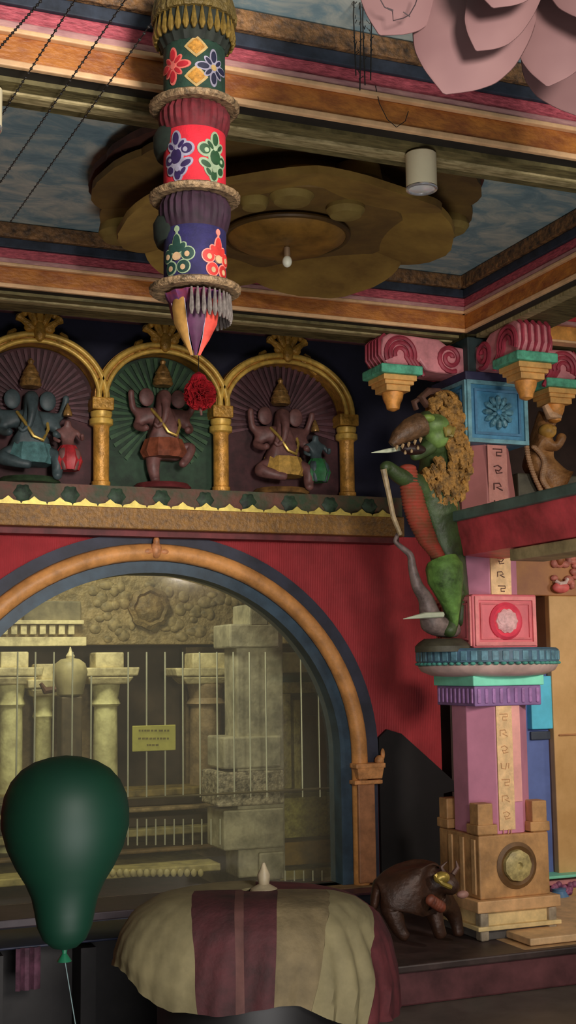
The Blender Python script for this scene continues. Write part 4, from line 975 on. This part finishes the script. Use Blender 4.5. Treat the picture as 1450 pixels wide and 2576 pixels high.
for i,(px,l) in enumerate(((893,'left'),(903,'second'),(916,'third'),(930,'right'))):
    p=atY(px,-60,3.4);q=atY(px+3,190+((i*37)%50),3.4);b=MB().tube([p,(p*.6+q*.4)+Vector((.006*((i%2)*2-1),0,0)),q],.0022,5)
    for k in range(14):
        v=p.lerp(q,.15+.8*random.random());b.tube([v,v+Vector((.014*(random.random()-.5)*2,0,.012))],.0012,4)
    tag(b.build('hanging_wire',wm),'dark frayed wire hanging beside the pink lotus, '+l+' of the four','wire','frayed wires beside the lotus')
# drooping wire on beam
b=MB().tube([atY(x,y,3.583) for x,y in ((945,215),(955,260),(975,300),(998,320),(1020,305),(1028,280))],.0016,5);tag(b.build('drooping_wire',wm),'thin looped wire drooping over the orange frieze below the lotus','wire')
# ================================================================ GREEN BALLOON
bc_=atY(165,2062,3.4)
K=(atY(320,2062,3.4)-atY(165,2062,3.4)).length
bal=thing('green_balloon','large translucent dark green balloon with tapering neck in the lower left','balloon',(bc_.x,bc_.y,bc_.z-1.8*K))
gm=bpy.data.materials.new('balloon_green');gm.use_nodes=True;nt=gm.node_tree;N=nt.nodes;L=nt.links
bs=N['Principled BSDF'];bs.inputs['Base Color'].default_value=rgb('063a28',.65);bs.inputs['Roughness'].default_value=.55;bs.inputs['Specular IOR Level'].default_value=.4
out=[x for x in N if x.type=='OUTPUT_MATERIAL'][0];tr=N.new('ShaderNodeBsdfTransparent');tr.inputs[0].default_value=(.25,.7,.5,1)
mx=N.new('ShaderNodeMixShader');mx.inputs[0].default_value=.86;L.new(tr.outputs[0],mx.inputs[1]);L.new(bs.outputs[0],mx.inputs[2]);L.new(mx.outputs[0],out.inputs[0])
prof=[(.06,-1.98),(.20,-1.94),(.34,-1.82),(.43,-1.62),(.47,-1.4),(.52,-1.18),(.62,-.96),(.77,-.72),(.91,-.43),(1.0,-.1),(1.0,.15),(.96,.38),(.86,.60),(.70,.78),(.50,.90),(.26,.97),(.02,1.0)]
MB().lathe((bc_.x,bc_.y,bc_.z),[(r*K,z*K) for r,z in prof],48).build('latex_skin',gm,bal,smooth=True)
kz=bc_.z-1.98*K
MB().lathe((bc_.x,bc_.y,kz-.03),[(.02,0),(.012,.012),(.006,.02),(.008,.03)],16).build('knot',mat('knot_green','0c3c28',.4),bal,smooth=True)
MB().tube([(bc_.x,bc_.y,kz-.02),(bc_.x+.05,bc_.y,kz-.3),(bc_.x+.02,bc_.y,0.01)],.0015,5).build('ribbon',mat('ribbon_grey','3c4a4a',.5),bal)
# ================================================================ DRAPED CLOTH STAND
CY=4.05
dc=atY(645,2400,CY)
dt=thing('draped_stand','round stand draped with pleated cream and maroon striped cloth','draped stand',(dc.x,CY,0))
crm=mat('drape_cream','483e2a',.8,0,.2,10,.15,60);mar=mat('drape_maroon','321416',.8,0,.35,9,.15,60,h2='1c0b0b');crl=mat('drape_cream_light','524b34',.8,0,.15,10)
vang=math.atan2(-CY,-dc.x)
ztop=atY(645,2232,CY+.06).z;zlow=atY(645,2545,CY-.35).z
RX=.47;RYd=.36
rt=Vector((-math.sin(vang),math.cos(vang),0));fw=Vector((math.cos(vang),math.sin(vang),0))
def dr_pt(th,t_):
    # th angle from viewer direction (+ = picture right), t_ 0 top centre ..1 hem
    prof=[(0,.0,1.0),(.18,.3,1.0),(.30,.54,.99),(.40,.70,.93),(.52,.86,.76),(.66,.95,.52),(.82,1.0,.25),(1,1.0,0)]
    for i in range(len(prof)-1):
        if t_<=prof[i+1][0]+1e-9:
            q=(t_-prof[i][0])/(prof[i+1][0]-prof[i][0]);r=prof[i][1]*(1-q)+prof[i+1][1]*q;h=prof[i][2]*(1-q)+prof[i+1][2]*q;break
    fold=1+.012*t_*math.sin(th*17+1.2*math.sin(th*3))+.008*t_*math.sin(th*41+6*t_)+.02*t_*math.sin(7*t_+th*5)*math.sin(th*9-5*t_)+(.03*t_*math.sin(th*30) if .5<th<1.1 else 0)
    hem=.008*math.sin(th*9)+.012*math.sin(th*4+1)-.01
    if th<-.6: hem+=.07*min(1,(-th-.6)/.4)
    if th>.3: hem-=.07*min(1,(th-.3)/.5)
    c=Vector((dc.x,CY,0))
    sidex=-rt if rt.dot(Rv)<0 else rt
    p=c+sidex*(RX*r*fold*math.sin(th))+fw*(RYd*r*fold*math.cos(th))
    p.z=zlow+(ztop-zlow)*h+hem*t_**3
    return p
DPROF=[(0,.0),(.18,.3),(.30,.54),(.40,.70),(.52,.86),(.66,.95),(.82,1.0),(1,1.0)]
def rad_at(t_):
    for i in range(len(DPROF)-1):
        if t_<=DPROF[i+1][0]+1e-9:
            q=(t_-DPROF[i][0])/(DPROF[i+1][0]-DPROF[i][0]);return DPROF[i][1]*(1-q)+DPROF[i+1][1]*q
    return 1
secs=[(None,(-167,-135),crl,'cream_panel'),((-167,-135),(-52,-48),mar,'maroon_panel'),((-52,-48),(-30,-28),mat('drape_piping','3c2420',.8,0,.2,10),'pale_seam'),((-30,-28),(58,38),mar,'maroon_panel'),((58,38),(212,125),crm,'cream_panel'),((212,125),(320,262),crl,'pleated_cream_panel'),((320,262),None,mat('drape_red','3a1416',.8,0,.3,12),'red_panel')]
for a0,a1,m_,nm in secs:
    def bnd(q,t_,lo):
        if q is None: return -PI if lo else PI
        x=(q[0]*(1-t_)+q[1]*t_)*.00132/(RX*max(.02,rad_at(t_)))
        return math.asin(max(-1,min(1,x)))
    nn_=60 if (a0 is None or a1 is None) else 16
    rows=[]
    for i in range(31):
        t_=.06+.94*i/30;p_,q_=bnd(a0,t_,True),bnd(a1,t_,False)
        if q_-p_<.004:q_=p_+.004
        rows.append([dr_pt(p_+(q_-p_)*j/nn_,t_) for j in range(nn_+1)])
    MB().sheet(rows,.008).build(nm,m_,dt,smooth=True)
fz=ztop
b=MB().lathe((dc.x+.03,CY,fz-.01),[(.05,0),(.045,.015),(.018,.03),(.022,.06),(.012,.08),(.004,.10)],20);b.build('finial',mat('finial_pale','6c624e',.5,0,.2,10),dt,smooth=True)
b=MB().lathe((dc.x,CY,.0),[(.34,0),(.34,.04),(.33,.05),(.33,zlow+.05),(.30,zlow+.08)],32);b.build('stand_base',mat('stand_black','090808',.5,0,.2,8),dt,smooth=True)
# ================================================================ BULL STATUE + low bench
BYY=5.78
def Q5(px,py,dy=0): return tuple(atY(px,py,BYY+dy))
k5=1/460.
bu=thing('bull_statue','dark bronze bull statue lying beside the pillar base','statue',Q5(1080,2385))
nd={'hip':(Q5(985,2240),60*k5),'mid':(Q5(1030,2225),62*k5),'sh':(Q5(1075,2230),60*k5),'hump':(Q5(1065,2180),34*k5),'nk':(Q5(1105,2215,-.05),38*k5),'hd':(Q5(1128,2220,-.1),27*k5),'mz':(Q5(1155,2245,-.13),16*k5),
'fl':(Q5(1090,2290,-.05),24*k5),'fk':(Q5(1100,2325,-.08),17*k5),'ff':(Q5(1112,2362,-.08),16*k5),'gl':(Q5(1140,2290,.05),22*k5),'gk':(Q5(1150,2325,.04),15*k5),'gf':(Q5(1155,2358,.03),14*k5),'bl':(Q5(985,2290,-.05),28*k5),'bf':(Q5(1010,2350,-.08),16*k5),'bg':(Q5(1030,2362,-.1),14*k5),'tl':(Q5(950,2225,0),16*k5),'te':(Q5(940,2290,0),9*k5)}
skin('body',nd,chain('hip','mid','sh','nk','hd','mz')+[('sh','hump'),('sh','fl'),('fl','fk'),('fk','ff'),('sh','gl'),('gl','gk'),('gk','gf'),('hip','bl'),('bl','bf'),('bf','bg'),('hip','tl'),('tl','te')],mat('bull_bronze','2c1a10',.45,.2,.5,14,.2,40,h2='20140e'),bu)
b=MB().sphere(Q5(1112,2208,-.16),(20*k5,.03,14*k5));b.tube([Q5(1095,2200,-.16),Q5(1112,2222,-.18),Q5(1135,2232,-.17)],.012,6);b.build('brass_headpiece',mat('brass_yellow','70602a',.35,.4,.3,20),bu,smooth=True)
MB().sphere(Q5(1165,2250,-.16),(15*k5,.02,9*k5)).build('pale_muzzle',mat('muzzle_pink','6e5048',.5,0,.2,20),bu,smooth=True)
MB().tube([Q5(1118,2200,-.1),Q5(1110,2180,-.1),Q5(1125,2168,-.1)],[.014,.012,.003],7).build('horn',mat('horn_brown','3e2a22'),bu,smooth=True)
MB().tube([Q5(1140,2200,-.05),Q5(1152,2182,-.05),Q5(1148,2165,-.05)],[.014,.012,.003],7).build('horn',mat('horn_brown','3e2a22'),bu,smooth=True)
cl_=MB()
for s in range(5): cl_.sphere(Q5(1085+s*6,2265+s*4,-.16),(.03,.02,.03),10,8)
cl_.build('red_collar',mat('collar_red','4c2416',.5,0,.4,20),bu,smooth=True)
bn=thing('low_bench','low dark bench with blue edge and plum cloth in the lower left','bench',tuple(atY(200,2400,5.0)))
def bb5(px0,py0,px1,py1,Y,d,m,name,par):
    a=atY(px0,py1,Y);c=atY(px1,py0,Y);return MB().span((a.x,Y,max(a.z,.001)),(c.x,Y+d,c.z)).build(name,m,par,bevel=.006)
bb5(-60,2345,500,2392,5.0,.35,mat('bench_blue','181c2c',.5,0,.3,5),'blue_edge',bn)
a=atY(-60,2345,5.0);c=atY(500,2345,5.0)
MB().span((a.x+.02,5.02,a.z-.001),(c.x-.02,5.34,a.z+.03)).build('top',mat('bench_top','241c20',.5,0,.3,5),bn,bevel=.004)
zb5=atY(200,2392,5.0).z
MB().span((a.x+.05,5.2,.001),(c.x-.05,5.24,zb5)).build('back_panel',mat('stand_dark','161414'),bn)  # dark sheet added to darken the gap between the legs
for X_ in (a.x+.08,(a.x+c.x)/2,c.x-.08): MB().span((X_-.03,5.04,.001),(X_+.03,5.3,zb5)).build('leg',mat('stand_dark','161414'),bn)
aa=atY(40,2400,4.98);cc=atY(100,2500,4.98)
rows=[[Vector((aa.x+(cc.x-aa.x)*j/8,4.975-.01*math.sin(j*2.2),aa.z+.02+(cc.z-aa.z)*i/8)) for j in range(9)] for i in range(9)]
MB().sheet(rows,.006).build('plum_cloth',mat('cloth_plumpink','3e2430',.8,0,.4,14),bn,smooth=True)
# ================================================================ INNER SHRINE BEHIND THE GLASS
IY=8.7
def Q6(px,py,Y=IY): return atY(px,py,Y)
def R6(b,px0,py0,px1,py1,Y,d):
    a=atY(px0,py1,Y);c=atY(px1,py0,Y);return b.span((a.x,Y,a.z),(c.x,Y+d,c.z))
stone=mat('shrine_stone','6a5c40',.6,0,.45,14,.9,28,h2='463c26')
stonel=mat('shrine_pale','9a9070',.6,0,.3,9,.3,28)
olg=mat('shrine_olive','7c7440',.5,.1,.35,12,.6,36,h2='3c3818')
inn=thing('inner_shrine','carved pale stone shrine front behind the arched glass','shrine',tuple(Q6(380,2300)))
b=MB();R6(b,-300,1458,1000,1625,IY,.3);b.build('carved_lintel',stone,inn,bevel=.008)
b=MB()
for i in range(9): R6(b,-20+i*24,1572,-4+i*24,1596,IY-.06,.06)
b.build('dentil_row',stonel,inn,bevel=.004)
b=MB();R6(b,-60,1560,212,1570,IY-.08,.1);R6(b,-60,1602,218,1626,IY-.06,.08);b.build('cornice',stonel,inn,bevel=.004)
b=MB();R6(b,60,1512,205,1562,IY-.05,.06);b.build('upper_panel',mat('shrine_greyolive','514a38',.6,0,.3,9),inn,bevel=.01)
# carved medallion above door
b=MB().lathe(Q6(375,1530,IY-.01),[(.15,0),(.15,.03),(.12,.05),(.1,.03),(.08,.05),(.03,.06)],28,axis='y',fl=lambda a,j:1+.06*math.cos(8*a));b.build('carved_medallion',mat('medal_stone','54462c',.6,0,.4,14,.6,40),inn,smooth=True)
b=MB()
random.seed(31)
for i in range(60):
    px=230+random.random()*420;py=1470+random.random()*140;b.sphere(Q6(px,py,IY-.001),(.03+random.random()*.03,.014,.02+random.random()*.03),10,6)
b.build('lintel_foliage',mat('foliage_stone','60543a',.6,0,.4,20),inn,smooth=True)
# dark doorway backing
b=MB();R6(b,-300,1600,1000,2330,IY+.35,.05);b.build('dark_backing',mat('doorway_dark','2c2218',.8,0,.3,6),inn)
b=MB();R6(b,470,1625,1000,2330,IY+.12,.1);R6(b,-300,1720,235,2330,IY+.2,.1);b.build('brown_infill',mat('infill_brown','54462e',.7,0,.5,14,.5,20,h2='3a2e1c'),inn)
def icol(px,hw_,m_,top,lab):
    t=thing('shrine_column',lab,'column',tuple(Q6(px,2120)),group='pale columns behind the arched glass')
    k=1/350.
    P_=Q6(px,top+30)
    zb_=Q6(px,2150).z;ht=P_.z-zb_
    MB().lathe((P_.x,IY+.02,zb_),[(hw_*k*1.15,0),(hw_*k*1.15,.05),(hw_*k,.07),(hw_*k*.95,ht*.5),(hw_*k*.9,ht-.16),(hw_*k*1.15,ht-.14),(hw_*k*.95,ht-.1),(hw_*k*1.1,ht-.02),(hw_*k*1.1,ht)],20,fl=lambda a,j:1+.02*math.cos(12*a)).build('shaft',m_,t,smooth=True)
    z_=Q6(px,top).z
    b=MB();b.box((P_.x,IY,z_),(hw_*k*4.2,.28,.06),taper=1.06);b.box((P_.x,IY,z_-.06),(hw_*k*2.9,.22,.05),taper=1.25);b.box((P_.x,IY,z_+.08),(hw_*k*2.2,.2,.11));b.build('capital',stonel,t,bevel=.01)
pale=mat('shrine_column_pale','a09870',.55,0,.25,9,.2,30)
icol(30,30,pale,1690,'pale column at the left edge behind the glass')
icol(268,32,pale,1690,'pale column left of the dark barred opening')
icol(520,44,mat('shrine_column_brown','6c5c44',.55,0,.3,9,.3,30),1690,'brown column right of the yellow sign')
icol(110,22,pale,1720,'slim pale column beside the domed pot')
# pillar reflection in the glass, built as a solid pale pillar
t=thing('reflected_pillar','broad pale grey pillar reflection built solid behind the right part of the glass','pillar',tuple(atY(640,2230,8.2)))
gs=mat('reflected_pillar_grey','7e7966',.6,0,.3,7,.3,20)
k8=7.92
for (p0,y0,p1,y1,n_) in ((600,1575,712,2210,'shaft'),(575,1570,700,1630,'capital'),(625,1520,672,1575,'neck'),(560,1850,705,1935,'middle_block'),(545,1935,712,2030,'carved_block'),(560,2030,712,2140,'lower_block'),(650,2140,712,2215,'foot')):  # parts of the pillar reflection, built solid
    b=MB();a=atY(p0,y1,k8);c=atY(p1,y0,k8);d_=.26 if n_=='shaft' else .32
    b.span((a.x,k8-(d_-.26)/2*1.0,a.z),(c.x,k8+d_,c.z));b.build(n_,gs if n_!='carved_block' else mat('reflected_pillar_carved','7c7462',.6,0,.5,24,.8,40),t,bevel=.012)
# domed pot
pp=Q6(176,1752,IY-.42)
t=thing('domed_pot','rounded pale stone pot with small finial between two columns','pot',tuple(pp))
MB().lathe(tuple(pp),[(.06,0),(.085,.015),(.10,.08),(.115,.16),(.10,.215),(.06,.245),(.02,.25)],24).build('bowl',mat('pot_pale','7a7254',.5,0,.2,9),t,smooth=True)
MB().lathe((pp.x,pp.y,pp.z+.245),[(.025,0),(.03,.02),(.012,.05),(.004,.08)],16).build('finial',stonel,t,smooth=True)
MB().tube([(pp.x-.10,pp.y-.02,pp.z+.05),(pp.x-.17,pp.y-.03,pp.z+.04),(pp.x-.2,pp.y-.03,pp.z+.09)],[.02,.024,.012],8).build('spout',mat('spout_brown','3c261c',.5),t,smooth=True)
MB().span((pp.x-.07,pp.y-.07,Q6(176,2000).z),(pp.x+.07,pp.y+.07,pp.z)).build('post',mat('post_dark','3c3222',.6,0,.3,9),t,bevel=.01)
# gilded cabinet right
gc=thing('gilded_altar','olive gold carved altar with ledges at the right behind the glass','altar',tuple(atY(780,2220,8.3)))
for (p0,y0,p1,y1,n_,m_,d_) in ((690,1640,880,1690,'cornice',mat('altar_pale','8a845a',.5,.1,.3,9),.36),(690,1715,800,1745,'ledge',olg,.34),(712,1745,732,1985,'side_post',olg,.2),(742,1760,756,1985,'side_post',olg,.2),(800,1800,822,1985,'side_post',mat('altar_brown','44361e',.5,0,.3,9),.2),(836,1750,850,1985,'side_post',olg,.2),(706,2000,862,2110,'carved_panel',mat('altar_gold','8c8644',.5,.1,.5,22,.9,45,h2='5c5628'),.34),(700,2110,860,2180,'ochre_panel',mat('altar_ochre','765c22',.5,.15,.3,9),.3),(706,2180,862,2216,'fluted_base',mat('altar_flute','8c8044',.5,.15,.3,9),.34),(690,1690,880,2216,'dark_back',mat('altar_dark','2a2210',.6),.05)):
    a=atY(p0,y1,8.3);c=atY(p1,y0,8.3);yo=8.3+(.3 if n_=='dark_back' else 0)
    MB().span((a.x,yo,a.z),(c.x,yo+d_,c.z)).build(n_,m_,gc,bevel=.006)
# steps / ledges under the gate
st=thing('shrine_steps','olive and brown stepped ledges below the barred opening','steps',tuple(Q6(400,2230)))
for (y0,y1,Y_,m_,n_) in ((1995,2018,8.5,mat('step_olive','5a4c28',.5,0,.4,12),'upper_rail'),(2018,2032,8.55,mat('step_dark','2a1e12',.6),'shadow_fillet'),(2032,2068,8.45,mat('step_tan','6a5a40',.5,0,.4,12),'tan_ledge'),(2068,2092,8.5,mat('step_dark','2a1e12'),'dark_fillet'),(2092,2125,8.4,mat('step_khaki','5e5636',.5,0,.4,12),'khaki_ledge'),(2125,2190,8.35,mat('step_brown','4e3c24',.5,0,.35,12),'brown_riser'),(2190,2232,8.15,mat('step_cream','7c7246',.5,0,.3,12),'cream_rail'),(2232,2300,8.2,mat('step_maroon','3a2018',.5,0,.3,12),'maroon_base')):
    a=atY(-260,y1,Y_);c=atY(556,y0,Y_);MB().span((a.x,Y_,a.z),(c.x,IY+.1,c.z)).build(n_,m_,st,bevel=.008)
b=MB()
for i in range(16): 
    p=atY(250+i*17,2196,8.13);b.sphere(p,(.02,.015,.026),10,8)
b.build('bead_row',mat('bead_cream','8c825a',.5,0,.2,12),st,smooth=True)
# gate bars
GYt=7.72
gt=thing('barred_gate','tall thin steel bar gate in front of the stone shrine','gate',tuple(atY(400,2200,GYt)))
stl=mat('steel_bar','a89e84',.3,.3,.1,5,g=3)
for i,px in enumerate((-10,40,85,132,180,228,322,369,416,461,504,548,590,631,672,762,806,850)):
    y0=1640 if i not in (5,) else 1700
    a=atY(px,2005,GYt);c=atY(px,y0,GYt)
    MB().tube([(a.x,GYt,a.z),(a.x,GYt,c.z)],.0055,8).build('bar',stl,gt,smooth=True)
for i,px in enumerate([322+k*23.3 for k in range(23)]):
    a=atY(px,2216,GYt+.02);c=atY(px,2060 if px<560 else 2190,GYt+.02)
    if px>700 or px<560: MB().tube([(a.x,GYt+.02,max(a.z,c.z-.16) if px<560 else a.z),(a.x,GYt+.02,c.z)],.005,8).build('short_bar',stl,gt,smooth=True)
for py in (2003,):
    a=atY(-40,py,GYt);c=atY(880,py,GYt);MB().tube([(a.x,GYt,(a.z+c.z)/2),(c.x,GYt,(a.z+c.z)/2)],.008,8).build('cross_rail',mat('rail_dull','4a4230',.4,.5,.1,5),gt,smooth=True)
# yellow sign
a=atY(333,1891,GYt-.03);c=atY(442,1823,GYt-.03)
sg=thing('yellow_sign','small yellow notice board with three faded lines hung on the gate bars','sign',((a.x+c.x)/2,GYt-.03,a.z))
MB().span((a.x,GYt-.035,a.z),(c.x,GYt-.022,c.z)).build('board',mat('sign_yellow','8a8640',.5,0,.12,8,g=2.9),sg,bevel=.004)
b=MB()
for row,(x0,x1,y) in enumerate(((352,428,1838),(352,428,1858),(372,400,1874))):
    x=x0
    while x<x1:
        p=atY(x,y,GYt-.04);w_=.008+random.random()*.012;b.box((p.x,GYt-.036,p.z),(w_,.003,.012));x+=w_*380+2.5
b.build('faded_lettering',mat('sign_ink','5a5228',.6),sg)
# ================================================================ LIGHTS
def area(name,loc,target,size,power,color,size_y=None):
    d=bpy.data.lights.new(name,'AREA');d.energy=power;d.color=color;d.size=size
    if size_y: d.shape='RECTANGLE';d.size_y=size_y
    o=bpy.data.objects.new(name,d);col.objects.link(o);o.location=loc
    if name=='key_lamp': d.spread=math.radians(60)
    if name=='hall_fill': d.spread=math.radians(54)
    o.rotation_euler=(Vector(target)-Vector(loc)).to_track_quat('-Z','Y').to_euler();return o
area('key_lamp',(4.45,.8,2.75),(4.0,6.1,1.3),.5,14,(1,.88,.76))
area('hall_fill',(1.2,-1.6,2.7),(.9,7.0,2.5),1.0,37,(1,.93,.86))  # unseen fill behind the camera, added to light the walls and niches
area('floor_bounce_fill',(1.0,1.6,.5),(2.0,4.4,3.7),1.2,42,(1,.96,.94))  # unseen upward fill, added in place of floor bounce onto the ceiling
area('inner_lamp',(1.7,7.5,2.9),(2.1,8.9,1.2),.5,32,(1,.95,.72))
area('side_shrine_lamp',(5.3,5.2,2.1),(4.5,6.7,1.3),.3,5.5,(1,.84,.62))
wd=bpy.data.worlds.new('world');sc.world=wd;wd.use_nodes=True
wd.node_tree.nodes['Background'].inputs[0].default_value=(.9,.9,1,1);wd.node_tree.nodes['Background'].inputs[1].default_value=.10
sc.view_settings.view_transform='Standard';sc.view_settings.look='None';sc.view_settings.gamma=1;sc.view_settings.exposure=0
try: sc.view_settings.use_curve_mapping=False
except Exception: pass
